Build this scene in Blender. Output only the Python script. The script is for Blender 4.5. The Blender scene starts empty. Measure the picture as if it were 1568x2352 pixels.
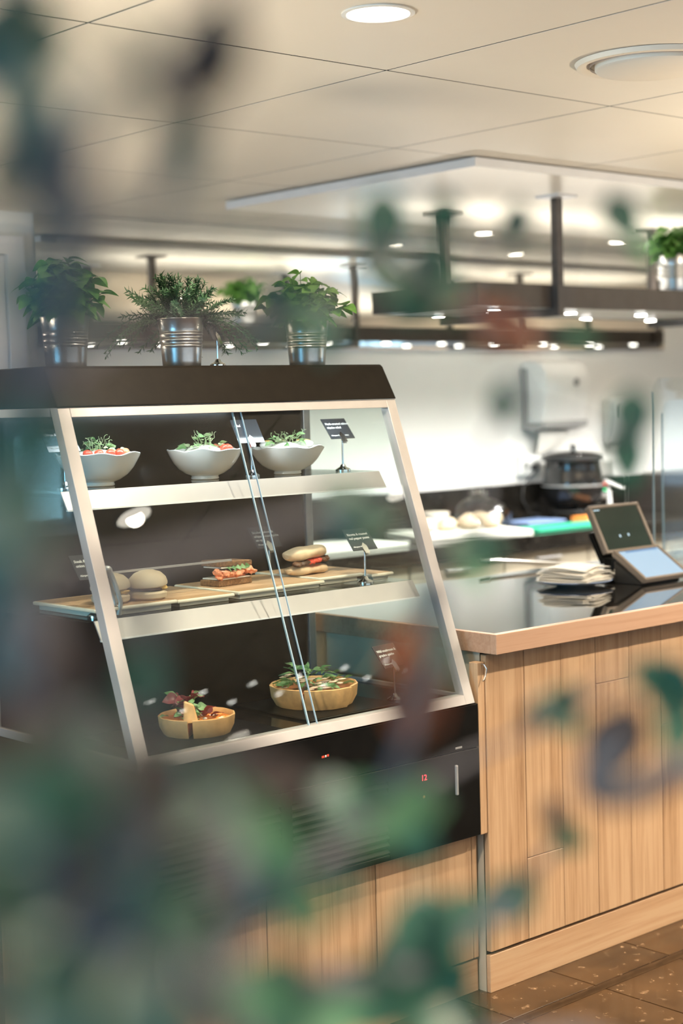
import bpy, bmesh, math, random
from mathutils import Vector, Matrix, Euler

R = random.Random(7)
scene = bpy.context.scene
C = scene.collection

# ------------------------------------------------------------------ camera
cam_d = bpy.data.cameras.new('camera')
cam = bpy.data.objects.new('camera', cam_d)
C.objects.link(cam)
yaw, pitch, roll = 0.72934694, -0.06748811, -0.02721558
fw = Vector((math.sin(yaw) * math.cos(pitch), math.cos(yaw) * math.cos(pitch), math.sin(pitch)))
r0 = Vector((math.cos(yaw), -math.sin(yaw), 0)); u0 = r0.cross(fw)
rt = math.cos(roll) * r0 + math.sin(roll) * u0
up = -math.sin(roll) * r0 + math.cos(roll) * u0
cam.matrix_world = Matrix(((rt.x, up.x, -fw.x, 0), (rt.y, up.y, -fw.y, 0), (rt.z, up.z, -fw.z, 1.56), (0, 0, 0, 1)))
cam_d.sensor_fit = 'VERTICAL'
cam_d.sensor_height = 36.0
cam_d.lens = 3711.219 / 2352 * 36.0
cam_d.clip_start = 0.02
cam_d.clip_end = 100
cam_d.dof.use_dof = True
cam_d.dof.focus_distance = 3.95
cam_d.dof.aperture_fstop = 2.1
scene.camera = cam

# ------------------------------------------------------------------ world, view, large lights
w = bpy.data.worlds.new('world'); scene.world = w; w.use_nodes = True
w.node_tree.nodes['Background'].inputs[0].default_value = (0.55, 0.75, 1.0, 1)
w.node_tree.nodes['Background'].inputs[1].default_value = 1.2
scene.view_settings.view_transform = 'Standard'
scene.view_settings.look = 'None'
scene.view_settings.gamma = 1
scene.view_settings.use_curve_mapping = False
scene.view_settings.exposure = 0.17
scene.cycles.use_denoising = True
scene.cycles.max_bounces = 10
scene.cycles.diffuse_bounces = 5
scene.cycles.transparent_max_bounces = 24
scene.cycles.sample_clamp_indirect = 6.0
scene.cycles.caustics_reflective = False
scene.cycles.caustics_refractive = False

def area(name, loc, direction, sx, sy, power, col, spread=math.pi):
    l = bpy.data.lights.new(name, 'AREA'); l.shape = 'RECTANGLE'; l.size = sx; l.size_y = sy
    l.energy = power; l.color = col; l.spread = spread
    o = bpy.data.objects.new(name, l); C.objects.link(o); o.location = loc
    o.rotation_euler = Vector(direction).to_track_quat('-Z', 'Z').to_euler()
    return o
# daylight standing in the window openings
area('window_daylight_left', (-3.56, 2.5, 1.17), (1, 0, 0), 3.7, 1.95, 420, (0.16, 0.52, 0.84))
area('window_daylight_right', (11.06, 0.1, 1.25), (-1, 0, 0), 2.6, .92, 45, (0.45, 0.75, 1.0))
area('added_daylight_front', (2.5, -4.06, 1.45), (0, 1, 0.12), 9.0, 1.7, 30, (1.0, 0.90, 0.78))  # added fill light through a made-up window behind the viewer
area('window_daylight_back', (0.245, 6.06, 1.27), (0, -1, 0), 0.24, 0.36, 1.6, (0.35, 0.72, 0.9))

# ------------------------------------------------------------------ helpers
class MB:
    def __init__(s): s.v = []; s.f = []
    def add(s, vs, fs):
        o = len(s.v); s.v += [Vector(p) for p in vs]; s.f += [tuple(i + o for i in f) for f in fs]; return s
    def box(s, x0, x1, y0, y1, z0, z1):
        return s.add([(x0,y0,z0),(x1,y0,z0),(x1,y1,z0),(x0,y1,z0),(x0,y0,z1),(x1,y0,z1),(x1,y1,z1),(x0,y1,z1)],
                     [(0,3,2,1),(4,5,6,7),(0,1,5,4),(1,2,6,5),(2,3,7,6),(3,0,4,7)])
    def hexa(s, p): return s.add(p, [(0,3,2,1),(4,5,6,7),(0,1,5,4),(1,2,6,5),(2,3,7,6),(3,0,4,7)])
    def extr(s, poly, d):      # prism: polygon of 3D points moved along d
        n = len(poly); d = Vector(d); a = [Vector(p) for p in poly]
        return s.add(a + [p + d for p in a], [tuple(range(n))[::-1], tuple(range(n, 2*n))] + [(i, (i+1) % n, n + (i+1) % n, n + i) for i in range(n)])
    def cyl(s, p0, p1, r0, r1=None, n=16): return s.tube([p0, p1], [r0, r0 if r1 is None else r1], n)
    def tube(s, pts, rad, n=8, cap=True):
        pts = [Vector(p) for p in pts]
        if not isinstance(rad, (list, tuple)): rad = [rad] * len(pts)
        vs = []; fs = []; prev = None
        for i, p in enumerate(pts):
            t = (pts[min(i+1, len(pts)-1)] - pts[max(i-1, 0)]).normalized()
            if prev is None:
                a = t.orthogonal().normalized()
            else:
                a = (prev - t * prev.dot(t)); a = a.normalized() if a.length > 1e-6 else t.orthogonal().normalized()
            prev = a; b = t.cross(a)
            for k in range(n):
                q = 2 * math.pi * k / n; vs.append(p + (a * math.cos(q) + b * math.sin(q)) * rad[i])
        m = len(pts)
        for i in range(m - 1):
            for k in range(n): fs.append((i*n+k, i*n+(k+1) % n, (i+1)*n+(k+1) % n, (i+1)*n+k))
        if cap: fs += [tuple(range(n))[::-1], tuple((m-1)*n + k for k in range(n))]
        return s.add(vs, fs)
    def lathe(s, prof, n=32, c=(0,0,0), fn=None, cap=True):
        vs = []; fs = []; c = Vector(c); m = len(prof)
        for i, (r, z) in enumerate(prof):
            for k in range(n):
                q = 2*math.pi*k/n
                p = Vector((r*math.cos(q), r*math.sin(q), z))
                if fn: p = fn(p, q, i)
                vs.append(c + p)
        for i in range(m-1):
            for k in range(n): fs.append((i*n+k, i*n+(k+1) % n, (i+1)*n+(k+1) % n, (i+1)*n+k))
        if cap: fs += [tuple(range(n))[::-1], tuple((m-1)*n + k for k in range(n))]
        return s.add(vs, fs)
    def blob(s, c, r, seed=0, amp=.12, n=10, m=7):
        rr = random.Random(seed); ph = [rr.uniform(0, 6.28) for _ in range(6)]
        rx, ry, rz = r if isinstance(r, (list, tuple)) else (r, r, r)
        vs = []; fs = []; c = Vector(c)
        for i in range(m+1):
            t = math.pi*i/m
            for k in range(n):
                q = 2*math.pi*k/n
                d = 1 + amp*(math.sin(2*q+ph[0])*math.sin(2*t+ph[1]) + .6*math.sin(3*q+ph[2])*math.sin(3*t+ph[3]) + .4*math.cos(5*t+ph[4]+q))
                vs.append(c + Vector((rx*d*math.sin(t)*math.cos(q), ry*d*math.sin(t)*math.sin(q), -rz*d*math.cos(t))))
        for i in range(m):
            for k in range(n): fs.append((i*n+k, i*n+(k+1) % n, (i+1)*n+(k+1) % n, (i+1)*n+k))
        return s.add(vs, fs)
    def xf(s, M): s.v = [M @ p for p in s.v]; return s
    def mesh(s, name, mat, bevel=0, smooth=False, seg=1):
        me = bpy.data.meshes.new(name); me.from_pydata([tuple(p) for p in s.v], [], s.f)
        bm = bmesh.new(); bm.from_mesh(me)
        bmesh.ops.remove_doubles(bm, verts=bm.verts, dist=1e-6)
        bmesh.ops.recalc_face_normals(bm, faces=bm.faces)
        if bevel: bmesh.ops.bevel(bm, geom=[e for e in bm.edges if len(e.link_faces) == 2 and e.calc_face_angle(0) > .5], offset=bevel, segments=seg, affect='EDGES', profile=.5)
        if smooth:
            for f in bm.faces: f.smooth = True
            for e in bm.edges:
                if len(e.link_faces) == 2 and e.calc_face_angle(0) > .75: e.smooth = False
        bm.to_mesh(me); bm.free()
        if mat: me.materials.append(mat)
        return me
    def build(s, name, mat, parent=None, bevel=0, smooth=False, seg=1, loc=None):
        return put(s.mesh(name, mat, bevel, smooth, seg), name, parent, loc)

def put(me, name, parent=None, loc=None, rot=None, scale=None):
    o = bpy.data.objects.new(name, me); C.objects.link(o)
    if parent: o.parent = parent
    if loc is not None: o.location = loc
    if rot is not None: o.rotation_euler = rot
    if scale is not None: o.scale = (scale,)*3 if isinstance(scale, (int, float)) else scale
    return o
def tag(o, label, cat=None, group=None):
    o['label'] = label
    if cat: o['category'] = cat
    if group: o['group'] = group
    return o
def thing(name, label, cat, loc=(0,0,0), rz=0, group=None):
    o = bpy.data.objects.new(name, None); C.objects.link(o); o.empty_display_size = .05
    o.location = loc; o.rotation_euler = (0, 0, rz)
    return tag(o, label, cat, group)
def struct(o): o['kind'] = 'structure'; return o
def text_mesh(s, size, mat, align='LEFT', ext=0.0004, bold=0.0):
    cu = bpy.data.curves.new('lettering', 'FONT'); cu.body = s; cu.size = size; cu.align_x = align; cu.extrude = ext; cu.resolution_u = 2
    cu.offset = bold
    o = bpy.data.objects.new('lettering', cu); C.objects.link(o)
    bpy.context.view_layer.update()
    me = bpy.data.meshes.new_from_object(o)
    bpy.data.objects.remove(o); bpy.data.curves.remove(cu)
    me.materials.clear(); me.materials.append(mat)
    return me
def spot(name, parent, loc, power, col, ang=1.9, rad=.03, blend=.6):
    l = bpy.data.lights.new(name, 'SPOT'); l.energy = power; l.color = col; l.spot_size = ang; l.spot_blend = blend; l.shadow_soft_size = rad
    o = bpy.data.objects.new(name, l); C.objects.link(o); o.parent = parent; o.location = loc
    return o

# ------------------------------------------------------------------ materials
def nt(name):
    m = bpy.data.materials.new(name); m.use_nodes = True
    t = m.node_tree; b = t.nodes['Principled BSDF']; return m, t, b
def ramp(t, stops):
    n = t.nodes.new('ShaderNodeValToRGB'); e = n.color_ramp.elements
    while len(e) < len(stops): e.new(.5)
    for el, (p, c) in zip(e, stops): el.position = p; el.color = (*c, 1)
    return n
def coords(t, scale=(1,1,1), rnd=0.0, kind='Object'):
    tc = t.nodes.new('ShaderNodeTexCoord'); mp = t.nodes.new('ShaderNodeMapping'); mp.inputs['Scale'].default_value = scale
    t.links.new(tc.outputs[kind], mp.inputs['Vector'])
    if rnd:
        oi = t.nodes.new('ShaderNodeObjectInfo'); mu = t.nodes.new('ShaderNodeMath'); mu.operation = 'MULTIPLY'; mu.inputs[1].default_value = rnd
        t.links.new(oi.outputs['Random'], mu.inputs[0]); t.links.new(mu.outputs[0], mp.inputs['Location'])
    return mp.outputs['Vector']
def noise(t, vec, scale, detail=3, rough=.55, dist=0):
    n = t.nodes.new('ShaderNodeTexNoise'); n.inputs['Scale'].default_value = scale; n.inputs['Detail'].default_value = detail
    n.inputs['Roughness'].default_value = rough; n.inputs['Distortion'].default_value = dist
    t.links.new(vec, n.inputs['Vector']); return n.outputs['Fac']
def bump(t, b, h, strength=.2, dist=.002):
    n = t.nodes.new('ShaderNodeBump'); n.inputs['Strength'].default_value = strength; n.inputs['Distance'].default_value = dist
    t.links.new(h, n.inputs['Height']); t.links.new(n.outputs[0], b.inputs['Normal'])
def paint(name, col, rough=.5, metal=0, var=.06, scale=8, spec=.5, bmp=0, rnd=0):
    m, t, b = nt(name)
    v = coords(t, rnd=rnd); f = noise(t, v, scale, 4)
    lo = [max(0, c*(1-var)) for c in col]; hi = [min(1, c*(1+var)) for c in col]
    r = ramp(t, [(.3, lo), (.7, hi)]); t.links.new(f, r.inputs[0]); t.links.new(r.outputs[0], b.inputs['Base Color'])
    b.inputs['Roughness'].default_value = rough; b.inputs['Metallic'].default_value = metal; b.inputs['Specular IOR Level'].default_value = spec
    if bmp: bump(t, b, f, bmp)
    return m
def emit(name, col, strength):
    m, t, b = nt(name); b.inputs['Base Color'].default_value = (.02,.02,.02,1)
    b.inputs['Emission Color'].default_value = (*col, 1); b.inputs['Emission Strength'].default_value = strength
    return m
def glass(name, tint=(.93,.97,.96), ior=1.5, rough=0.0, gain=1.0):
    m, t, b = nt(name); t.nodes.remove(b); out = t.nodes['Material Output']
    tr = t.nodes.new('ShaderNodeBsdfTransparent'); tr.inputs[0].default_value = (*tint, 1)
    gl = t.nodes.new('ShaderNodeBsdfGlossy'); gl.inputs['Roughness'].default_value = rough
    fr = t.nodes.new('ShaderNodeFresnel'); ge = t.nodes.new('ShaderNodeNewGeometry'); mi = t.nodes.new('ShaderNodeMapRange')
    mi.inputs['To Min'].default_value = ior; mi.inputs['To Max'].default_value = 1/ior      # same reflectance from both faces of the sheet
    t.links.new(ge.outputs['Backfacing'], mi.inputs['Value']); t.links.new(mi.outputs['Result'], fr.inputs['IOR'])
    mx = t.nodes.new('ShaderNodeMixShader'); t.links.new(fr.outputs[0], mx.inputs[0]); t.links.new(tr.outputs[0], mx.inputs[1]); t.links.new(gl.outputs[0], mx.inputs[2])
    t.links.new(mx.outputs[0], out.inputs['Surface']); return m
def wood(name, c0, c1, c2, axis='Z', rough=.45, dens=1.0):
    m, t, b = nt(name)
    sc = {'Z': (46*dens, 46*dens, 1.5), 'X': (1.5, 46*dens, 46*dens)}[axis]
    v = coords(t, sc, 13.0); f = noise(t, v, 1.0, 6, .62, .6)
    v2 = coords(t, tuple(x*4.5 for x in sc), 7.0); f2 = noise(t, v2, 1.0, 3, .6)
    v3 = coords(t, (2.2, 2.2, .35) if axis == 'Z' else (.35, 2.2, 2.2), 29.0); f3 = noise(t, v3, 1.2, 2)
    mx = t.nodes.new('ShaderNodeMath'); mx.operation = 'MULTIPLY_ADD'; mx.inputs[1].default_value = .35
    t.links.new(f2, mx.inputs[0]); t.links.new(f, mx.inputs[2])
    m2 = t.nodes.new('ShaderNodeMath'); m2.operation = 'MULTIPLY_ADD'; m2.inputs[1].default_value = .45
    t.links.new(f3, m2.inputs[0]); t.links.new(mx.outputs[0], m2.inputs[2])
    r = ramp(t, [(.55, c0), (.80, c1), (1.0, c2)]); t.links.new(m2.outputs[0], r.inputs[0])
    t.links.new(r.outputs[0], b.inputs['Base Color']); b.inputs['Roughness'].default_value = rough; b.inputs['Specular IOR Level'].default_value = .3
    bump(t, b, f2, .12, .001)
    return m
def leafmat(name, c0, c1, rough=.45, trans=.25):
    m, t, b = nt(name); v = coords(t, (1,1,1), 9.0); f = noise(t, v, 40, 3)
    oi = t.nodes.new('ShaderNodeObjectInfo'); ad = t.nodes.new('ShaderNodeMath'); ad.operation = 'MULTIPLY_ADD'; ad.inputs[1].default_value = .45
    t.links.new(oi.outputs['Random'], ad.inputs[0]); t.links.new(f, ad.inputs[2])
    r = ramp(t, [(.4, c0), (.95, c1)]); t.links.new(ad.outputs[0], r.inputs[0]); t.links.new(r.outputs[0], b.inputs['Base Color'])
    b.inputs['Roughness'].default_value = rough
    out = t.nodes['Material Output']; tl = t.nodes.new('ShaderNodeBsdfTranslucent'); t.links.new(r.outputs[0], tl.inputs[0])
    mx = t.nodes.new('ShaderNodeMixShader'); mx.inputs[0].default_value = trans
    t.links.new(b.outputs[0], mx.inputs[1]); t.links.new(tl.outputs[0], mx.inputs[2]); t.links.new(mx.outputs[0], out.inputs['Surface'])
    return m

M = {}
M['oak'] = wood('oak_plank', (.195,.100,.047), (.41,.25,.135), (.51,.335,.195))
M['oak_h'] = wood('oak_board', (.33,.185,.092), (.44,.27,.15), (.49,.325,.19), 'X')
M['edge_wood'] = wood('beech_edge', (.31,.175,.11), (.38,.225,.145), (.43,.27,.18), 'X', .4, 1.6)
M['seam'] = paint('dark_joint', (.035,.022,.014), .8)
M['black'] = paint('black_satin_metal', (.006,.006,.0055), .38, 0, .2, 20, spec=.13)
M['louvre'] = paint('black_louvre', (.005,.005,.005), .55, 0, .2, 20, spec=.12)
M['canopy'] = paint('dark_bronze_metal', (.011,.009,.0065), .5, 0, .15, 25, spec=.07)
M['black_gloss'] = paint('black_gloss', (.010,.010,.010), .08)
M['case_back'] = paint('dark_brown_panel', (.013,.0095,.007), .15, 0, .1, 6, spec=.2)
M['case_floor'] = paint('charcoal_deck', (.012,.010,.008), .10, 0, .1, 10, spec=.4)
M['alu'] = paint('satin_aluminium', (.55,.525,.50), .42, .5, .03, 30)
M['rail'] = paint('ticket_rail_metal', (.44,.41,.40), .42, .4, .03, 30)
M['alu_dark'] = paint('brushed_aluminium', (.50,.49,.47), .35, .8, .05, 60)
M['chrome'] = paint('chrome', (.78,.78,.78), .12, 1, .02)
M['steel'] = paint('stainless_steel', (.62,.60,.55), .3, .85, .06, 40)
M['zinc'] = paint('galvanised_zinc', (.56,.56,.55), .30, 1, .08, 55)
M['glass'] = glass('clear_glass', (.95,.98,.97), 1.36)
M['plexi'] = glass('acrylic_sheet', (.96,.98,.98))
M['glass_edge'] = paint('pale_blue_glass_edge', (.36,.50,.58), .15, 0, .05)
M['mirror'] = paint('mirror_silver', (.86,.87,.84), .015, 1, .005)
M['ceiling'] = paint('cream_ceiling_panel', (.79,.73,.63), .45, 0, .015, 3)
M['ceil_gap'] = paint('shadow_gap', (.03,.027,.025), .9, spec=.1)
M['soffit'] = paint('gloss_white_panel', (.84,.80,.71), .28, 0, .01, 3)
M['fascia'] = paint('white_trim_metal', (.70,.70,.72), .3, .2, .03, 12)
M['wall'] = paint('white_wall', (.80,.80,.77), .42, 0, .02, 2)
M['wall_dark'] = wood('dark_panelled_wall', (.035,.022,.014), (.06,.038,.024), (.08,.052,.033))
M['wall_warm'] = paint('warm_wall', (.60,.52,.43), .6, 0, .04, 2)
M['white_plastic'] = paint('white_plastic', (.80,.80,.77), .22, 0, .02)
M['grey_plastic'] = paint('grey_plastic', (.30,.30,.29), .35)
M['dark_rack'] = paint('dark_bronze_rack', (.085,.072,.064), .38, .35, .1, 15)
M['rack_white'] = paint('white_shelf_underside', (.82,.80,.74), .2)
M['lens'] = emit('downlight_glow', (1, .90, .76), 14)
M['lens_k'] = emit('spotlight_glow', (1, .96, .88), 22)
M['added_uplight'] = emit('added_uplight_glow', (1, .93, .82), 1.5)
M['led'] = emit('led_tube_glow', (.88, .95, 1), 7)
M['red_led'] = emit('red_display_glow', (1, .03, .06), 5)
M['amber_led'] = emit('amber_indicator', (1, .45, .08), 2.5)
M['green_led'] = emit('green_indicator', (.05, 1, .35), 2)
M['screen_blue'] = emit('blue_screen', (.46, .68, .90), 1.0)
M['screen_bar'] = emit('blue_screen_bar', (.10, .40, .85), .75)
M['screen_dark'] = paint('dark_screen', (.012,.026,.023), .05, spec=.2)
M['screen_icon'] = emit('screen_icon', (.6, .85, 1.0), 1.2)
M['card'] = paint('slate_card', (.030,.035,.042), .10)
M['white_ink'] = paint('white_print', (.85,.85,.82), .5)
M['porcelain'] = paint('white_porcelain', (.80,.79,.75), .12, 0, .01)
M['cream_melamine'] = paint('cream_melamine', (.70,.64,.52), .4, 0, .03)
M['tape_blue'] = paint('blue_board', (.18,.26,.45), .5)
M['orange'] = paint('orange_board', (.85,.30,.06), .45)
M['green_board'] = paint('green_board', (.02,.36,.20), .45)
M['white_board'] = paint('white_board', (.80,.77,.68), .5)
M['paper'] = paint('white_paper', (.82,.79,.72), .8)
M['rubber'] = paint('black_rubber', (.02,.02,.02), .5)
M['tablet_case'] = paint('grey_brown_case', (.16,.13,.105), .45)
M['bread'] = paint('pale_crust', (.72,.52,.32), .7, 0, .18, 30, bmp=.3)
M['bun'] = paint('soft_bun', (.62,.50,.35), .65, 0, .06, 20)
M['rye'] = paint('dark_rye', (.22,.11,.045), .8, 0, .55, 140, bmp=.8)
M['salmon'] = paint('salmon', (.74,.27,.14), .4, 0, .35, 70, bmp=.5)
M['cheese'] = paint('cream_cheese', (.85,.82,.74), .5)
M['tomato'] = paint('tomato', (.75,.09,.05), .25, 0, .2, 40)
M['egg'] = paint('egg_yolk', (.90,.58,.16), .5, 0, .15, 50)
M['onion'] = paint('browned_filling', (.10,.045,.02), .4, 0, .6, 70)
M['crust'] = paint('pastry_crust', (.66,.37,.15), .6, 0, .22, 35, bmp=.4)
M['filling'] = paint('orange_filling', (.66,.19,.035), .4, 0, .35, 60, bmp=.5)
M['filling_br'] = paint('baked_filling', (.30,.10,.035), .38, 0, .45, 55, bmp=.5)
M['mushroom'] = paint('mushroom_slice', (.60,.46,.34), .6, 0, .25, 60)
M['redleaf'] = leafmat('red_lettuce', (.09,.015,.02), (.25,.04,.045))
M['pea'] = leafmat('pea_shoot', (.30,.44,.20), (.60,.70,.45), .5, .3)
M['frisee'] = leafmat('green_lettuce', (.08,.22,.06), (.32,.52,.24), .5, .3)
M['basil'] = leafmat('basil_leaf', (.045,.16,.030), (.20,.42,.10), .35, .3)
M['balm'] = leafmat('mint_leaf', (.07,.21,.035), (.24,.45,.10), .4, .3)
M['rosemary'] = leafmat('rosemary_needle', (.012,.05,.025), (.07,.17,.07), .5, .15)
M['stem'] = paint('green_stem', (.16,.22,.07), .6)
M['soil'] = paint('dark_soil', (.03,.02,.012), .9, 0, .4, 60, bmp=.6)
M['fg0'] = leafmat('broad_leaf', (.017,.066,.046), (.055,.155,.105), .4, .3)
M['fg1'] = leafmat('light_leaf', (.06,.16,.085), (.14,.30,.165), .4, .4)
M['fg2'] = leafmat('dark_withered_leaf', (.018,.013,.012), (.060,.038,.030), .5, .1)
M['fg3'] = leafmat('red_brown_leaf', (.13,.035,.012), (.30,.09,.035), .5, .3)
M['fg4'] = leafmat('grey_green_leaf', (.15,.21,.17), (.30,.38,.31), .6, .35)
M['bark'] = paint('grey_brown_bark', (.085,.085,.10), .8, 0, .3, 90)
M['planter'] = paint('charcoal_planter', (.05,.05,.05), .6)
M['bag'] = glass('plastic_bag', (.90,.91,.88), 1.6, .12)
M['kitchen_front'] = paint('beige_laminate', (.46,.40,.30), .35, 0, .04, 5)

def stone(name, base, fleck, rough, s1=38, s2=120, dark=(.006,.005,.004), rnd=3.0, thr=(.60,.70), mid=None):
    m, t, b = nt(name); v = coords(t, (1,1,1), rnd)
    f1 = noise(t, v, 7, 4); r1 = ramp(t, [(.3, dark), (.7, base)]); t.links.new(f1, r1.inputs[0])
    f2 = noise(t, v, s1, 3, .6); r2 = ramp(t, [(thr[0], (0,0,0)), (thr[1], (1,1,1))]); t.links.new(f2, r2.inputs[0])
    f3 = noise(t, v, s2, 2); r3 = ramp(t, [(.55, (.25,.25,.25)), (.7, (1,1,1))]); t.links.new(f3, r3.inputs[0])
    mu = t.nodes.new('ShaderNodeMath'); mu.operation = 'MULTIPLY'; t.links.new(r2.outputs[0], mu.inputs[0]); t.links.new(r3.outputs[0], mu.inputs[1])
    mx = t.nodes.new('ShaderNodeMix'); mx.data_type = 'RGBA'; t.links.new(mu.outputs[0], mx.inputs[0]); t.links.new(r1.outputs[0], mx.inputs[6]); mx.inputs[7].default_value = (*fleck, 1)
    t.links.new(mx.outputs[2], b.inputs['Base Color']); b.inputs['Roughness'].default_value = rough
    return m
M['floor'] = stone('brown_granite_tile', (.062,.031,.0115), (.40,.26,.15), .15, 32, 95, (.02,.010,.004))
M['granite'] = stone('black_granite', (.014,.012,.010), (.22,.17,.11), .035, 60, 160, rnd=0)
M['grout'] = paint('grout', (.36,.27,.18), .8)
M['dark_strip'] = paint('dark_brown_strip', (.03,.017,.008), .12, 0, .5, 40)
M['granite_k'] = stone('dark_worktop_granite', (.020,.018,.015), (.20,.16,.11), .14, 60, 160, rnd=0)
_g = M['granite'].node_tree.nodes['Principled BSDF']; _g.inputs['IOR'].default_value = 4.5; _g.inputs['Coat Weight'].default_value = 1.0; _g.inputs['Coat Roughness'].default_value = .02

# ------------------------------------------------------------------ the room
YW = 6.0           # kitchen back wall
# floor: grout bed + tiles
fl = struct(MB().box(-3.5, 11, -4, YW, -.12, -.004).build('floor', M['grout']))
TP = .322; TX = 2.948; TY = 2.70
tm = MB().box(.0018, TP-.0018, .0018, TP-.0018, -.008, 0).mesh('floor_tile', M['floor'], .0012)
rest = MB()
for i in range(-20, 25):
    for j in range(-21, 11):
        x = TX + i*TP; y = TY + (j-1)*TP
        if -4 <= i <= 10 and -4 <= j <= 2: put(tm, 'floor_tile', fl, (x, y, 0))
        elif -3.5 <= x and x+TP <= 11 and -4 <= y and y+TP <= YW: rest.box(x+.0018, x+TP-.0018, y+.0018, y+TP-.0018, -.008, 0)
o = rest.build('floor_tiling', M['floor'], fl); o['kind'] = 'stuff'
MB().box(1.3, 6.0, 2.664, 2.694, -.001, .0006).build('dark_floor_strip', M['dark_strip'], fl)  # thin dark strip laid over the tiles beside a grout line

# ceiling: metal panels with shadow gaps
ce = struct(MB().box(-3.5, 11, -4, YW, 2.4010, 2.5).build('ceiling', M['ceil_gap']))
PX, PY = .8945, .905
pm = MB().box(.004, PX-.004, .004, PY-.004, 2.40, 2.4009).mesh('ceiling_panel', M['ceiling'])
for i in range(-7, 9):
    for j in range(-7, 4):
        x = 2.892 + i*PX; y = 3.018 + j*PY
        if j == 3:
            MB().box(x+.004, x+PX-.004, y+.004, YW-.002, 2.40, 2.4009).build('ceiling_panel', M['ceiling'], ce)
        else: put(pm, 'ceiling_panel', ce, (x, y, 0))

def wall_with_opening(name, mat, plane, lo, hi, o0, o1, z0, z1, axis, t):
    b = MB()
    for (a0, a1, c0, c1) in ((lo, o0, 0, 2.404), (o1, hi, 0, 2.404), (o0, o1, 0, z0), (o0, o1, z1, 2.404)):
        if axis == 'x': b.box(min(plane, plane+t), max(plane, plane+t), a0, a1, c0, c1)
        else: b.box(a0, a1, min(plane, plane+t), max(plane, plane+t), c0, c1)
    return struct(b.build(name, mat))
def window(name, parent_axis, plane, o0, o1, z0, z1, sgn, bars):
    # frame bars round the opening, mullions, one pane between each pair of mullions
    w_ = struct(bpy.data.objects.new(name, None)); C.objects.link(w_)
    def bx(a0, a1, c0, c1, d0, d1, nm, mat):
        p0, p1 = sorted((plane + sgn*d0, plane + sgn*d1))
        b = MB()
        if parent_axis == 'x': b.box(p0, p1, a0, a1, c0, c1)
        else: b.box(a0, a1, p0, p1, c0, c1)
        b.build(nm, mat, w_)
    f = .05
    bx(o0, o1, z0, z0+f, 0, .05, 'window_frame', M['fascia']); bx(o0, o1, z1-f, z1, 0, .05, 'window_frame', M['fascia'])
    bx(o0, o0+f, z0+f, z1-f, 0, .05, 'window_frame', M['fascia']); bx(o1-f, o1, z0+f, z1-f, 0, .05, 'window_frame', M['fascia'])
    ed = [o0+f] + [o0+f + (o1-o0-2*f)*k/(bars+1) for k in range(1, bars+1)] + [o1-f]
    for k in range(1, len(ed)-1): bx(ed[k]-.02, ed[k]+.02, z0+f, z1-f, .005, .045, 'mullion', M['fascia'])
    for k in range(len(ed)-1): bx(ed[k]+.02, ed[k+1]-.02, z0+f, z1-f, .020, .026, 'pane', M['glass'])
wall_with_opening('wall_left', M['wall_warm'], -3.5, -4, YW, .6, 4.4, .15, 2.20, 'x', -.12); window('window_1', 'x', -3.5, .6, 4.4, .15, 2.20, -1, 2)
wall_with_opening('wall_right', M['wall_warm'], 11, -4, YW, -1.25, 1.45, .75, 1.75, 'x', .12); window('window_2', 'x', 11, -1.25, 1.45, .75, 1.75, 1, 1)
wall_with_opening('wall_front', M['wall_warm'], -4, -3.5, 11, -2.05, 7.05, .55, 2.35, 'y', -.12); window('added_window_3', 'y', -4, -2.05, 7.05, .55, 2.35, -1, 5)  # the front window is added, unseen, to let fill light in
wall_with_opening('wall_back_left', M['wall_dark'], YW, -3.5, 2.58, .065, .42, 1.02, 1.52, 'y', .12); wb = struct(MB().box(2.58, 11, YW, YW+.12, 0, 2.404).build('wall_back', M['wall'])); window('window_4', 'y', YW, .065, .42, 1.02, 1.52, 1, 0)
MB().box(3.66, 8.0, YW-.008, YW-.001, 1.826, 2.397).build('mirror_panel', M['mirror'], wb)
MB().box(3.66, 8.0, YW-.010, YW-.001, 1.816, 1.826).build('mirror_edge', M['fascia'], wb)

# door at the far left of the kitchen wall
d = struct(bpy.data.objects.new('door_1', None)); C.objects.link(d)
MB().box(2.60, 2.68, YW-.05, YW-.002, 0, 2.29).build('door_frame', M['fascia'], d)
MB().box(3.50, 3.58, YW-.05, YW-.002, 0, 2.29).build('door_frame', M['fascia'], d)
MB().box(2.68, 3.50, YW-.05, YW-.002, 2.21, 2.29).build('door_frame', M['fascia'], d)
lf = MB().box(2.685, 2.80, YW-.035, YW-.004, .005, 2.205).box(3.38, 3.495, YW-.035, YW-.004, .005, 2.205).box(2.80, 3.38, YW-.035, YW-.004, .005, 1.0).box(2.80, 3.38, YW-.035, YW-.004, 2.06, 2.205).build('door_leaf', M['fascia'], d)
MB().box(2.80, 3.38, YW-.024, YW-.016, 1.0, 2.06).build('door_pane', M['black_gloss'], lf)
MB().tube([(3.44,YW-.035,1.05),(3.44,YW-.08,1.05),(3.33,YW-.08,1.05)], .009, 8).build('door_handle', M['chrome'], lf, smooth=True)

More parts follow.
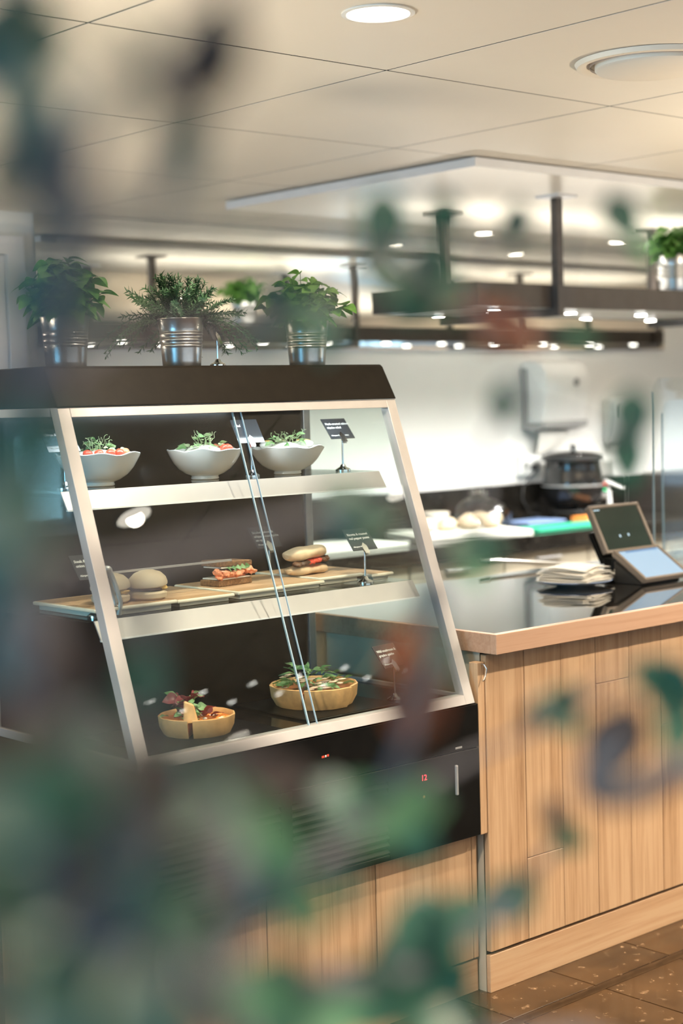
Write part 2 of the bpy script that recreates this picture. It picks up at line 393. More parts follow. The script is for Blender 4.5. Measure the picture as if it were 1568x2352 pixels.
# lowered gloss soffit over the kitchen
SX0, SY0, SY1, SZ = 4.13, 3.88, 5.28, 2.363
so = struct(MB().box(SX0+.004, 11, SY0+.004, SY1-.004, SZ+.004, 2.392).build('ceiling_soffit', M['ceil_gap']))
MB().box(SX0, SX0+.004, SY0, SY1, SZ, 2.394).build('soffit_fascia', M['fascia'], so)
MB().box(SX0+.004, 11, SY0, SY0+.004, SZ, 2.394).build('soffit_fascia', M['fascia'], so)
MB().box(SX0+.004, 11, SY1-.004, SY1, SZ, 2.394).build('soffit_fascia', M['fascia'], so)
x = SX0+.004
while x < 10.99:
    x1 = min(x+1.2, 11); MB().box(x+.001, x1-.001, SY0+.005, SY1-.005, SZ, SZ+.004).build('soffit_panel', M['soffit'], so); x = x1

# round recessed downlights
def downlight(x, y, z, r, label, power=110, col=(1,.85,.67), group='recessed ceiling downlights', lens='lens', ang=2.3):
    t = thing('downlight', label, 'light', (x, y, z), 0, group)
    MB().lathe([(r*1.0, 0), (r*1.16, -.001), (r*1.18, -.004), (r*1.02, -.006), (r*.98, -.003)], 40, cap=False).build('trim_ring', M['white_plastic'], t, smooth=True)
    MB().lathe([(r*1.0, -.001), (r*1.0, -.0035)], 40).build('lens', M[lens], t)
    if power: spot('downlight_beam', t, (0, 0, -.012), power, col, ang, r*.45)
    return t
downlight(2.452, 2.581, 2.4, .068, 'glowing round downlight in the cream ceiling above the display case')
for (x, y) in ((3.44, 1.40), (4.81, 1.42), (5.26, -.83), (1.0, -.4), (3.3, -.6)):  # last pair is added to light the room; the others show as reflections
    downlight(x, y, 2.4, .068, 'round downlight out of view in the ceiling in front of the case', 240)
for x, y, lab in ((.85, 1.98, 'round downlight in the ceiling left of the viewer'), (5.6, 1.98, 'round downlight over the right end of the counter aisle'), (7.4, 1.98, 'round downlight in the far right of the aisle')):
    downlight(x, y, 2.4, .068, lab, 300)
for x, y in ((6.08, 5.66), (7.10, 5.62)):
    downlight(x, y, 2.4, .045, 'small round downlight by the kitchen mirror', 8, (1,.95,.85), 'small downlights along the kitchen wall')
for k in range(6):
    for (x, y) in ((4.36 + .31*k, -.2), (4.64 + .31*k, -.37)):
        downlight(x, y, 2.4, .022, 'tiny spotlight seen only as a dot reflected in the case glass', 0, group='tiny ceiling spotlights reflected in the case', lens='lens_k')

# uplighter floor lamps added out of view to brighten the ceiling
def uplighter(x, y, label, power):
    t = thing('added_floor_lamp', label, 'lamp', (x, y, 0), 0, 'added uplighter floor lamps')
    MB().lathe([(.001,0),(.15,0),(.15,.015),(.03,.028),(.015,.03)], 32).build('lamp_base', M['black'], t, smooth=True)
    MB().cyl((0,0,.03), (0,0,1.12), .012, n=12).build('lamp_pole', M['black'], t, smooth=True)
    MB().lathe([(.015,1.12),(.09,1.15),(.16,1.21),(.19,1.27),(.185,1.27),(.155,1.215),(.085,1.16),(.001,1.14)], 40).build('lamp_shade', M['canopy'], t, smooth=True)
    MB().lathe([(.001,1.20),(.045,1.19),(.05,1.21),(.001,1.225)], 24).build('bulb', M['lens'], t, smooth=True)
    l = bpy.data.lights.new('added_lamp_light', 'AREA'); l.shape = 'DISK'; l.size = .30; l.energy = power; l.color = (1, .86, .66); l.spread = 2.9
    o = bpy.data.objects.new('added_lamp_light', l); C.objects.link(o); o.parent = t; o.location = (0, 0, 1.272); o.rotation_euler = (math.pi, 0, 0)
uplighter(.95, 3.45, 'added uplighter floor lamp standing left of the display case', 48)
uplighter(1.45, 5.05, 'added uplighter floor lamp standing by the dark panelled wall', 60)
uplighter(5.05, 1.95, 'added uplighter floor lamp standing to the right in front of the counter', 75)
uplighter(1.9, -.9, 'added uplighter floor lamp standing behind the viewer', 60)
uplighter(9.0, 1.6, 'added uplighter floor lamp by the right window', 110)

# round ceiling diffuser
t = thing('ceiling_diffuser', 'round cream ceiling air diffuser with a raised ring', 'vent', (3.372, 2.548, 2.4))
MB().lathe([(.150,-.001),(.165,-.006),(.178,-.014),(.190,-.012),(.196,-.001)], 48, cap=False).build('outer_ring', M['ceiling'], t, smooth=True)
MB().lathe([(.145,-.001),(.145,-.018),(.138,-.024),(.02,-.026),(.001,-.026)], 48).build('centre_disc', M['ceiling'], t, smooth=True)
MB().lathe([(.158,-.002),(.158,-.012)], 48, cap=False).build('air_slot', M['rail'], t)

# ------------------------------------------------------------------ hanging shelf over the counter
hs = thing('hanging_shelf', 'dark metal hanging shelf with white underside and small spotlights over the kitchen', 'shelf', (4.57, 4.30, 1.918))
hs0 = Vector(hs.location)
def hb(x0,x1,y0,y1,z0,z1): return MB().box(x0-hs0.x,x1-hs0.x,y0-hs0.y,y1-hs0.y,z0-hs0.z,z1-hs0.z)
HX1 = 9.62
hb(4.57, HX1, 4.30, 4.318, 1.918, 2.01).build('front_fascia', M['dark_rack'], hs, .001)
hb(4.57, HX1, 4.872, 4.89, 1.918, 2.01).build('rear_fascia', M['dark_rack'], hs, .001)
hb(4.57, 4.588, 4.318, 4.872, 1.918, 2.01).build('end_fascia', M['dark_rack'], hs, .001)
hb(HX1-.018, HX1, 4.318, 4.872, 1.918, 2.01).build('end_fascia', M['dark_rack'], hs, .001)
hb(4.588, HX1-.018, 4.318, 4.872, 1.988, 2.004).build('shelf_board', M['dark_rack'], hs)
hb(4.588, HX1-.018, 4.318, 4.872, 1.920, 1.930).build('underside_panel', M['rack_white'], hs)
for k, hx in enumerate((5.02, 6.47, 7.92, 9.37)):
    hb(hx-.017, hx+.017, 4.26, 4.294, 1.884, SZ).build('hanger_post', M['dark_rack'], hs, .001)
    hb(hx-.017, hx+.017, 4.896, 4.93, 1.884, SZ).build('hanger_post', M['dark_rack'], hs, .001)
    hb(hx-.017, hx+.017, 4.294, 4.896, 1.884, 1.917).build('cross_bar', M['dark_rack'], hs, .001)
    for y in (4.277, 4.913):
        hb(hx-.06, hx+.06, y-.06, y+.06, SZ-.010, SZ).build('ceiling_flange', M['fascia'] if y < 4.5 else M['dark_rack'], hs, .001)
for k in range(10):
    for y in (4.50, 4.83 - .015):
        x = 4.88 + .482*k
        lamp = MB().lathe([(.030,0),(.034,-.002),(.034,-.006),(.026,-.007)], 24, (x-hs0.x, y-hs0.y, 1.920-hs0.z)).build('spotlight', M['chrome'], hs, smooth=True)
        MB().lathe([(.024,-.004),(.024,-.0085)], 20, (x-hs0.x, y-hs0.y, 1.920-hs0.z)).build('spotlight_lens', M['lens_k'], lamp)
        if (k + (y > 4.6)) % 2 == 0: spot('spotlight_beam', hs, (x-hs0.x, y-hs0.y, 1.905-hs0.z), 95, (1, .99, .95), 2.75, .03)

hb(4.75, HX1-.15, 4.72, 4.86, 2.0045, 2.0085).build('added_uplight_strip', M['added_uplight'], hs)  # glowing strip added on the shelf top to brighten the soffit
ul = area('added_uplight_strip_light', (2.4, .49, 2.0105-hs0.z), (0, 0, 1), 4.6, .14, 24, (1, .93, .82)); ul.parent = hs

# ------------------------------------------------------------------ refrigerated display case
XL, XR = 1.945, 2.99
FB = (2.85, .780); FT = (3.12, 1.566); CT = (3.168, 1.660); YB = 3.49
dc = thing('display_case', 'black refrigerated display case with sloping glass front and aluminium frame', 'display case', (XL, 2.85, .430))
d0 = Vector(dc.location)
class LB(MB):
    pass
def L(b): return b.xf(Matrix.Translation(-d0))
def sl(z): return FB[0] + (z - FB[1]) / (FT[1] - FB[1]) * (FT[0] - FB[0])     # y of the sloping front at height z
SLN = Vector((0, -(FT[1]-FB[1]), FT[0]-FB[0])).normalized()
# body below the glass
L(MB().box(XL, XR+.016, 2.862, YB, .430, .778)).build('case_body', M['black'], dc, .002)
fp = L(MB().box(XL+.002, XR+.014, 2.853, 2.862, .664, .776)).build('upper_front_panel', M['black'], dc, .0015)
# lower front panel with two vent openings
pz0, pz1 = .432, .661
for (x0, x1) in ((XL+.002, 1.985), (2.338, 2.372), (2.68, XR+.014)):
    L(MB().box(x0, x1, 2.853, 2.862, pz0, pz1)).build('lower_front_panel', M['black'], dc, .001)
for (x0, x1) in ((1.985, 2.338), (2.372, 2.68)):
    L(MB().box(x0, x1, 2.853, 2.862, .630, pz1)).build('lower_front_panel', M['black'], dc, .001)
    L(MB().box(x0, x1, 2.853, 2.862, pz0, .446)).build('lower_front_panel', M['black'], dc, .001)
    for k in range(10):
        z = .449 + k*.0183
        L(MB().hexa([(x0,2.853,z),(x1,2.853,z),(x1,2.861,z+.009),(x0,2.861,z+.009),(x0,2.853,z+.0028),(x1,2.853,z+.0028),(x1,2.861,z+.0118),(x0,2.861,z+.0118)])).build('vent_louvre', M['louvre'], dc)
# readouts and handle
def front_text(s, size, x, z, mat, y=2.8526):
    me = text_mesh(s, size, mat); o = put(me, 'lettering', dc, Vector((x, y, z)) - d0, (math.pi/2, 0, 0)); return o
o = front_text('12', .021, 2.792, .610, M['red_led']); o.name = 'temperature_readout'; tag(o, 'glowing red temperature readout')
L(MB().cyl((2.800, 2.8535, .569), (2.800, 2.8518, .569), .0035, n=14)).build('indicator_lamp', M['amber_led'], dc)
L(MB().box(2.466, 2.474, 2.852, 2.8535, .7235, .7285)).build('sticker', M['tomato'], dc)
L(MB().box(2.4765, 2.480, 2.852, 2.8535, .7240, .7290)).build('sticker', M['white_plastic'], dc)
L(MB().box(2.482, 2.488, 2.852, 2.8535, .7245, .7295)).build('sticker', M['tomato'], dc)
L(MB().box(2.912, 2.919, 2.845, 2.853, .553, .630)).build('pull_handle', M['grey_plastic'], dc, .0015)
L(MB().box(2.917, 2.941, 2.8522, 2.8535, .670, .675)).build('maker_plate', M['grey_plastic'], dc)
# deck and back
L(MB().box(XL+.02, XR-.02, 2.875, YB-.012, .776, .792)).build('deck', M['case_floor'], dc)
L(MB().box(XL+.012, XR-.030, YB-.016, YB, .792, 1.58)).build('back_panel', M['case_back'], dc)
# aluminium frame
def bar(p, q, wx, dn, name='frame_bar', mat='alu'):      # sloping front bars
    return None
t_ = .026
# sloping posts (in the plane of the front glass)
for x0, x1 in ((XL, XL+.032), (XR-.032, XR)):
    a = Vector((x0, FB[0]-.004, FB[1])); 
    pts = [(x0, FB[0], FB[1]), (x1, FB[0], FB[1]), (x1, FB[0]+.030, FB[1]), (x0, FB[0]+.030, FB[1]), (x0, FT[0], FT[1]), (x1, FT[0], FT[1]), (x1, FT[0]+.030, FT[1]), (x0, FT[0]+.030, FT[1])]
    L(MB().hexa(pts)).build('front_post', M['alu'], dc, .0008)
def rail(x0, x1, z0, z1, dep, name):
    pts = [(x0, sl(z0), z0), (x1, sl(z0), z0), (x1, sl(z0)+dep, z0), (x0, sl(z0)+dep, z0), (x0, sl(z1), z1), (x1, sl(z1), z1), (x1, sl(z1)+dep, z1), (x0, sl(z1)+dep, z1)]
    L(MB().hexa(pts)).build(name, M['alu'], dc, .0008)
rail(XL+.032, XR-.032, .780, .803, .03, 'front_bottom_rail')
rail(XL+.032, XR-.032, 1.544, 1.566, .03, 'front_top_rail')
for x0, x1 in ((XL, XL+.012), (XR-.012, XR)):
    L(MB().box(x0, x1, FB[0]+.031, YB-.022, .780, .800)).build('side_bottom_rail', M['alu'], dc, .0008)
    L(MB().box(x0, x1, FT[0]+.031, YB-.022, 1.546, 1.566)).build('side_top_rail', M['alu'], dc, .0008)
    L(MB().box(x0 if x0 < 2.2 else XR-.024, x0+.024 if x0 < 2.2 else XR, YB-.022, YB, .780, 1.566)).build('rear_post', M['alu_dark'], dc, .0008)
# glass: two front panes meeting in the middle, two side panes
def slope_pane(x0, x1, z0, z1, th=.005, off=.012):
    pts = [(x0, sl(z0)+off, z0), (x1, sl(z0)+off, z0), (x1, sl(z0)+off+th, z0), (x0, sl(z0)+off+th, z0), (x0, sl(z1)+off, z1), (x1, sl(z1)+off, z1), (x1, sl(z1)+off+th, z1), (x0, sl(z1)+off+th, z1)]
    return L(MB().hexa(pts))
for x0, x1 in ((XL+.030, 2.444), (2.472, XR-.030)):
    g = slope_pane(x0, x1, .800, 1.546).build('front_glass', M['glass'], dc)
    e = (x1, x1+.003) if x1 < 2.5 else (x0-.0015, x0)
    slope_pane(e[0], e[1], .803, 1.544).build('glass_edge', M['glass_edge'], g)
slope_pane(2.4475, 2.470, .803, 1.544, .002, .018).build('joint_strip', M['plexi'], dc)
for x in (XL+.004, XR-.009):
    L(MB().extr([(x, FB[0]+.034, .801), (x, YB-.022, .801), (x, YB-.022, 1.546), (x, FT[0]+.030, 1.546)], (.005, 0, 0))).build('side_glass', M['glass'], dc)
# canopy on top
cp = [(XL-.002, FT[0]-.004, 1.567), (XL-.002, CT[0]-.002, CT[1]-.006), (XL-.002, CT[0]+.006, CT[1]), (XL-.002, YB, CT[1]), (XL-.002, YB, 1.567)]
L(MB().extr(cp, (XR-XL+.004, 0, 0))).build('canopy', M['canopy'], dc, .0025, seg=2)
# LED tube under the canopy
L(MB().cyl((XL+.06, 3.185, 1.553), (XR-.06, 3.185, 1.553), .007, n=10)).build('led_tube', M['led'], dc)
lt = area('led_tube_light', Vector((2.46, 3.185, 1.542)) - d0, (0, .25, -1), .92, .02, 2.0, (.90, .96, 1.0)); lt.parent = dc
# two glass shelves with aluminium ticket rails
SH = {}
for nm, z, yf in (('upper', 1.376, 3.158), ('lower', 1.090, 3.040)):
    x0, x1 = XL+.022, XR-.032
    s = L(MB().box(x0, x1, yf, YB-.03, z-.006, z)).build('glass_shelf', M['glass'], dc)
    L(MB().box(x0+.002, x1-.002, yf+.30, YB-.031, z-.012, z-.0065)).build('shelf_support', M['black'], dc)
    pts = [(x0, yf-.030, z-.042), (x1, yf-.030, z-.042), (x1, yf-.026, z-.042), (x0, yf-.026, z-.042), (x0, yf-.004, z-.001), (x1, yf-.004, z-.001), (x1, yf, z-.001), (x0, yf, z-.001)]
    rl = L(MB().hexa(pts)).build('ticket_rail', M['rail'], dc)
    pts = [(x0, yf-.032, z-.045), (x1, yf-.032, z-.045), (x1, yf-.025, z-.045), (x0, yf-.025, z-.045), (x0, yf-.031, z-.0415), (x1, yf-.031, z-.0415), (x1, yf-.024, z-.0415), (x0, yf-.024, z-.0415)]
    L(MB().hexa(pts)).build('rail_lip', M['fascia'], rl)
    for x in (x0+.1, x1-.1):
        L(MB().box(x-.006, x+.006, yf+.02, YB-.016, z-.024, z-.0125)).build('shelf_bracket', M['black'], dc)
L(MB().box(2.09, 2.455, 3.160, 3.165, 1.176, 1.181)).build('reflection_line', M['alu'], dc)  # thin bar standing in for a line reflected in the glass

# wooden base cabinet under the case
bc = thing('case_base_cabinet', 'oak panelled base cabinet carrying the black display case', 'cabinet', (1.965, 2.893, 0))
b0 = Vector(bc.location)
def Lb(b): return b.xf(Matrix.Translation(-b0))
Lb(MB().box(1.966, 3.028, 2.912, 3.48, 0, .4295)).build('carcass', M['seam'], bc)
ed = [1.965, 2.317, 2.666, 3.010, 3.030]
for k in range(4): Lb(MB().box(ed[k]+.001, ed[k+1]-.001, 2.893, 2.911, .092, .4285)).build('plank', M['oak'], bc, .0012)
Lb(MB().box(1.965, 3.030, 2.898, 2.911, 0, .085)).build('plinth_board', M['oak_h'], bc, .001)
Lb(MB().box(1.952, 1.9655, 2.893, 3.48, .0, .4285)).build('side_panel', M['oak'], bc, .001)
fs = thing('filler_strip', 'narrow upright oak filler strip between the black case and the counter', 'trim', (3.008, 2.856, .43))
MB().box(0, .015, 0, .03, 0, .45).build('strip_board', M['oak'], fs, .0006)
MB().box(.0155, .026, .001, .03, 0, .45).build('strip_board', M['oak'], fs, .0006)

# ------------------------------------------------------------------ service counter
CX = 3.036; CY = 2.855
sc_ = thing('service_counter', 'oak plank service counter with black granite top and wooden edge', 'counter', (CX, CY, 0))
c0 = Vector(sc_.location)
def Lc(b): return b.xf(Matrix.Translation(-c0))
Lc(MB().box(CX+.001, 8.0, CY+.019, 3.74, 0, .902)).build('carcass', M['seam'], sc_)
Lc(MB().box(CX-.0005, CX+.0008, CY+.019, 3.74, 0, .902)).build('end_panel', M['kitchen_front'], sc_)
pmesh = MB().box(.0010, .1470, 0, .018, .110, .898).mesh('plank', M['oak'], .0018)
edges = [CX, 3.186] + [3.186 + .148*k for k in range(1, 16)]
for k in range(len(edges)-1):
    x0, x1 = edges[k], edges[k+1]
    cut = {1: .33, 3: .76, 5: .60, 8: .4}.get(k)
    if cut is None: put(pmesh, 'plank', sc_, (x0-c0.x, 0, 0), scale=((x1-x0)/.148, 1, 1))
    else:
        Lc(MB().box(x0+.0008, x1-.0008, CY, CY+.018, .110, cut-.0008)).build('plank', M['oak'], sc_, .0012)
        Lc(MB().box(x0+.0008, x1-.0008, CY, CY+.018, cut+.0008, .898)).build('plank', M['oak'], sc_, .0012)
Lc(MB().box(edges[-1], 8.0, CY, CY+.018, .110, .898)).build('plank_run', M['oak'], sc_)
Lc(MB().box(CX, 8.0, CY+.004, CY+.018, 0, .100)).build('plinth_board', M['oak_h'], sc_, .001)
Lc(MB().box(3.040, 8.0, 2.822, 3.78, .908, .957)).build('granite_top', M['granite'], sc_, .001)
Lc(MB().box(3.021, 8.0, 2.800, 2.8215, .905, .9572)).build('wooden_edge', M['edge_wood'], sc_, .0012)
Lc(MB().box(3.021, 3.0395, 2.8215, 3.78, .905, .9572)).build('wooden_edge', M['edge_wood'], sc_, .0012)
# little hook screwed to the filler strip
MB().tube([(.014,0,.445),(.014,-.010,.446),(.019,-.015,.434),(.014,-.016,.420),(.009,-.015,.408),(.003,-.014,.404)], .0022, 8).build('hook', M['chrome'], fs, smooth=True)

# ------------------------------------------------------------------ on the service counter
ZC = .957
pl = thing('plate', 'white side plate with blue-grey rim under the napkins on the granite counter', 'plate', (3.98, 3.345, ZC))
MB().lathe([(.055,0),(.060,.003),(.10,.009),(.118,.016),(.120,.018),(.117,.0185),(.098,.0125),(.058,.006),(.001,.005)], 48).build('plate_body', M['porcelain'], pl, smooth=True)
MB().lathe([(.1195,.0160),(.1215,.0178),(.1185,.0192)], 48, cap=False).build('rim_band', M['tape_blue'], pl, smooth=True)
rr = random.Random(4)
for k in range(7):
    b = MB(); n = 6; vs = []; s_ = .098 - .002*k
    for i in range(n+1):
        for j in range(n+1):
            u, v = i/n*2-1, j/n*2-1
            vs.append((u*s_, v*s_*.92, .004*math.sin(2.5*u+.3*k)*math.cos(2.1*v+k*.35) - .004*(u*u+v*v)*.5))
    nv = len(vs); vs2 = vs + [(x, y, z-.0022) for x, y, z in vs]
    fs_ = [(i*(n+1)+j, (i+1)*(n+1)+j, (i+1)*(n+1)+j+1, i*(n+1)+j+1) for i in range(n) for j in range(n)]
    fs2 = fs_ + [tuple(nv+q for q in f[::-1]) for f in fs_]
    rim = [i*(n+1) for i in range(n+1)] + [n*(n+1)+j for j in range(1, n+1)] + [i*(n+1)+n for i in range(n-1, -1, -1)] + [j for j in range(n-1, 0, -1)]
    for a, c in zip(rim, rim[1:]+rim[:1]): fs2.append((a, c, nv+c, nv+a))
    o = b.add(vs2, fs2).build('napkin', M['paper'], None, smooth=True)
    o.location = (3.98 + rr.uniform(-.006, .006), 3.345 + rr.uniform(-.006, .006), ZC + .0255 + .0062*k); o.rotation_euler = (0, 0, rr.uniform(-.25, .25) + .3)
    tag(o, 'thin white paper napkin in the stack on the plate', 'napkin', 'napkins stacked on the counter plate')

# steel tongs overhanging the far edge of the counter
t = thing('tongs', 'long stainless steel tongs lying over the far edge of the counter', 'tongs', (4.40, 3.70, ZC+.004))
ax = Vector((-.235, .195, .024))
for s in (-1, 1):
    off = Vector((.004*s, .005*s, 0))
    MB().tube([Vector((.03,-.025,.004)), off*.8 + Vector((0,0,.006)), off*1.2+ax*.35+Vector((0,0,.006)), off*.7+ax*.8+Vector((0,0,.006)), ax+Vector((0,0,.006))], [.006,.006,.006,.006,.0065], 8).build('arm', M['steel'], t, smooth=True)
MB().tube([ax*.98+Vector((0,0,.006)), ax*1.10+Vector((0,0,.007))], [.010,.009], 10).build('hinge', M['chrome'], t, smooth=True)

# two tablets on a stand
def tablet(name, label, bl, width, hvec, scr, bar):
    t = thing(name, label, 'tablet', bl)
    X = Vector((1, 0, 0)); H = Vector(hvec); N = X.cross(H).normalized()     # N faces the viewer side
    if N.y > 0: N = -N
    def slab(u0, u1, v0, v1, d0_, d1_):
        b = MB(); return b.hexa([X*u + H*v + N*dd for dd in (d0_, d1_) for (u, v) in ((u0,v0),(u1,v0),(u1,v1),(u0,v1))])
    slab(0, width, 0, 1, -.016, 0).build('tablet_case', M['tablet_case'], t, .004, seg=2)
    for (a, b_, c_, d_) in ((0, width, -.01, .055), (0, width, .945, 1.01), (0, .014, .055, .945), (width-.014, width, .055, .945)):
        slab(a, b_, c_, d_, 0, .005).build('bumper', M['tablet_case'], t, .0018)
    sc = slab(.014, width-.014, .055, .945, 0, .0015).build('screen', M[scr], t)
    if bar:
        slab(.05, width-.022, .885, .935, .0016, .0020).build('screen_bar', M['screen_bar'], sc)
        slab(.016, width-.016, .06, .94, .0021, .0028).build('screen_glass', M['plexi'], sc)
    else:
        for (u, v) in ((.10, .30), (.145, .31)): slab(u, u+.006, v, v+.05, .0016, .0020).build('screen_icon', M['screen_icon'], sc)
        slab(.02, .05, .90, .915, .0016, .0020).build('screen_text', M['screen_icon'], sc)
    return t, X, H, N
tablet('tablet', 'tablet with dark screen tilted up on the stand behind the blue screen', (4.143, 3.345, 1.045), .262, (0, .075, .150), 'screen_dark', False)
tablet('payment_tablet', 'tablet in rugged case with bright pale blue screen on the counter', (4.090, 3.150, .975), .235, (0, .125, .085), 'screen_blue', True)
t = thing('tablet_stand', 'black stand holding both tablets on the granite counter', 'stand', (4.20, 3.30, ZC))
MB().box(-.09, .14, -.02, .10, 0, .012).build('foot_plate', M['rubber'], t, .003)
MB().box(-.035, .035, .045, .075, .0125, .070).build('column', M['black'], t, .002)
MB().hexa([(-.02,.085,.050),(.16,.085,.050),(.16,.100,.045),(-.02,.100,.045),(-.02,.140,.150),(.16,.140,.150),(.16,.155,.145),(-.02,.155,.145)]).build('cradle', M['black'], t, .002)
MB().hexa([(-.10,-.130,.0005),(.10,-.130,.0005),(.10,-.022,.0005),(-.10,-.022,.0005),(-.10,-.130,.004),(.10,-.130,.004),(.10,-.022,.070),(-.10,-.022,.070)]).build('wedge', M['rubber'], t, .0015)
for x in (-.05, -.02): MB().cyl((x, -.028, .012), (x, .042, .030), .005, n=8).build('rod', M['chrome'], t, smooth=True)

# acrylic screens
def acrylic(label, x0, x1, y, h):
    t = thing('acrylic_screen', label, 'screen', (x0, y, ZC))
    pts = [(0,0,0), (x1-x0,0,0), (x1-x0,0,h), (.05,0,h)] + [(.05-.05*math.sin(a), 0, h-.05+.05*math.cos(a)) for a in (.4,.8,1.2)] + [(0,0,h-.05)]
    MB().extr(pts, (0, .005, 0)).build('sheet', M['plexi'], t)
    MB().box(-.0035, -.0002, -.0005, .0055, 0, h-.05).build('polished_edge', M['glass_edge'], t)
    MB().box(.03, .09, -.03, -.001, 0, .03).build('foot', M['plexi'], t, .002)
acrylic('clear acrylic hygiene screen standing behind the tablets', 4.66, 6.2, 3.54, .66)
acrylic('second clear acrylic sheet farther back along the counter', 4.98, 6.6, 3.74, .58)
t = thing('card_reader', 'small white device on a bracket at the top right of the acrylic screen', 'device', (4.85, 3.51, 1.555))
MB().hexa([(0,-.05,.02),(.11,-.05,.0),(.11,.02,.0),(0,.02,.02),(.012,-.05,.065),(.13,-.05,.06),(.13,.02,.06),(.012,.02,.065)]).build('housing', M['white_plastic'], t, .006, seg=2)
MB().box(-.004, .016, -.052, -.02, .024, .052).build('end_cap', M['alu_dark'], t, .002)
MB().box(.03, .065, -.03, 0, -.014, .012).build('clip', M['grey_plastic'], t, .002)
MB().box(.03, .09, .021, .0295, -.02, .05).build('bracket', M['white_plastic'], t)

# ------------------------------------------------------------------ back kitchen run
ZK = .893; KY = 5.20
kc = thing('kitchen_worktop', 'dark speckled granite worktop along the kitchen wall', 'worktop', (3.8, KY, .82))
MB().box(0, 3.80, 0, YW-KY-.002, 0, ZK-.82).build('worktop_slab', M['granite_k'], kc, .002)
us = thing('granite_upstand', 'dark granite upstand between the kitchen worktop and the white wall', 'upstand', (3.8, YW-.022, ZK+.0005))
MB().box(0, 3.80, 0, .019, 0, .185).build('upstand_slab', M['granite_k'], us, .001)
MB().box(0, 3.80, .001, .019, .1855, .194).build('upstand_cap', M['granite_k'], us, .001)
for k in range(6):
    x = 3.82 + .63*k
    t = thing('kitchen_cabinet', 'beige kitchen base unit under the granite worktop, number %s from the left' % ['one','two','three','four','five','six'][k], 'cabinet', (x, KY+.03, 0), 0, 'kitchen base units')
    MB().box(0, .626, .02, .74, .10, .819).build('body', M['kitchen_front'], t)
    MB().box(.02, .606, .05, .70, 0, .099).build('plinth', M['black'], t)
    for (z0, z1) in ((.64, .815), (.115, .632)):
        f = MB().box(.004, .622, 0, .019, z0, z1).build('drawer_front' if z0 > .5 else 'cabinet_door', M['kitchen_front'], t, .002)
        MB().box(.22, .40, -.022, -.012, z1-.045, z1-.035).box(.225, .235, -.012, 0, z1-.045, z1-.035).box(.385, .395, -.012, 0, z1-.045, z1-.035).build('bar_handle', M['alu_dark'], f, .001)
t = thing('oven_cabinet', 'tall dark appliance cabinet at the right end of the granite worktop', 'cabinet', (7.62, KY+.05, 0))
MB().box(0, 1.6, 0, .74, .0, 1.10).build('body', M['dark_rack'], t, .004)
MB().box(-.004, -.0005, .04, .70, .30, .84).build('side_panel', M['kitchen_front'], t)
MB().box(.05, 1.55, -.012, -.001, .30, 1.02).build('door', M['black_gloss'], t, .003)
MB().cyl((.10, -.045, .97), (1.5, -.045, .97), .010, n=10).build('handle', M['chrome'], t, smooth=True)

def board(name, label, mat, loc, rz, sx, sy, th=.018):
    t = thing(name, label, 'cutting board', loc, rz)
    MB().box(0, sx, 0, sy, 0, th).build('board_body', M[mat], t, .004, seg=2)
    MB().box(.03, sx-.03, .018, .026, th-.0005, th+.0006).build('juice_groove', M[mat], t)
    return t
board('cutting_board', 'thick white cutting board with rolls on the kitchen worktop', 'white_board', (5.30, 5.375, ZK+.001), -.33, .60, .40, .030)
board('cutting_board', 'green cutting board lying beside the soup kettle', 'green_board', (6.02, 5.28, ZK+.001), -.03, .56, .16)
board('cutting_board', 'orange cutting board in front of the soup kettle', 'orange', (6.62, 5.46, ZK+.001), -.02, .26, .12, .030)
board('cutting_board', 'blue cutting board left of the soup kettle', 'tape_blue', (6.33, 5.62, ZK+.001), 0, .30, .20, .014)
board('cutting_board', 'white cutting board seen through the case side glass', 'white_board', (4.55, 5.32, ZK+.001), 0, .62, .36, .022)

# bread rolls on the white board, in front of the plastic bag
rolls = ((5.50,5.545), (5.615,5.510), (5.73,5.470), (5.845,5.440), (5.69,5.585), (5.80,5.555), (5.575,5.62))
names = ['front row leftmost', 'front row second', 'front row third', 'front row rightmost', 'rear row middle', 'rear row rightmost', 'rear row leftmost']
for k, (x, y) in enumerate(rolls):
    t = thing('bread_roll', 'pale round bread roll on the white board, %s' % names[k], 'bread roll', (x, y, ZK+.032), .4*k, 'bread rolls on the white board')
    MB().lathe([(.001,0),(.034,.001),(.045,.012),(.047,.024),(.040,.042),(.024,.054),(.001,.058)], 20, fn=lambda p,q,i: Vector((p.x*1.12,p.y*.95,p.z))).build('crumb', M['bun'], t, smooth=True)
    MB().tube([(-.03,0,.049),(0,.003,.0585),(.03,0,.049)], [.002,.004,.002], 6).build('score_line', M['bread'], t, smooth=True)
t = thing('plastic_bag', 'crumpled clear plastic bag of bread behind the rolls', 'bag', (6.10, 5.76, ZK))
b = MB(); rb = random.Random(9)
def crump(p, q, i):
    k = 1 + .10*math.sin(3*q+i) + .08*math.sin(7*q+2*i) + .05*math.sin(11*q+3*i)
    return Vector((p.x*k*1.35, p.y*k, p.z*(1+.06*math.sin(5*q))))
b.lathe([(.001,.001),(.12,.002),(.135,.03),(.125,.07),(.10,.11),(.065,.14),(.03,.152),(.045,.175),(.03,.19)], 40, fn=crump).build('bag_film', M['bag'], t, smooth=True)
for k, (x, y) in enumerate(((-.07,0),(.04,.03),(.06,-.05),(-.02,-.05))):
    MB().blob((x,y,.045), (.05,.045,.036), k, .04, 14, 9).build('wrapped_roll', M['bun'], t, smooth=True)
t = thing('food_tub', 'white plastic tub with pale lid at the left of the bread bag', 'container', (5.83, 5.80, ZK+.001))
MB().lathe([(.001,.0),(.055,0),(.062,.06),(.064,.085)], 28).build('tub', M['white_plastic'], t, smooth=True)
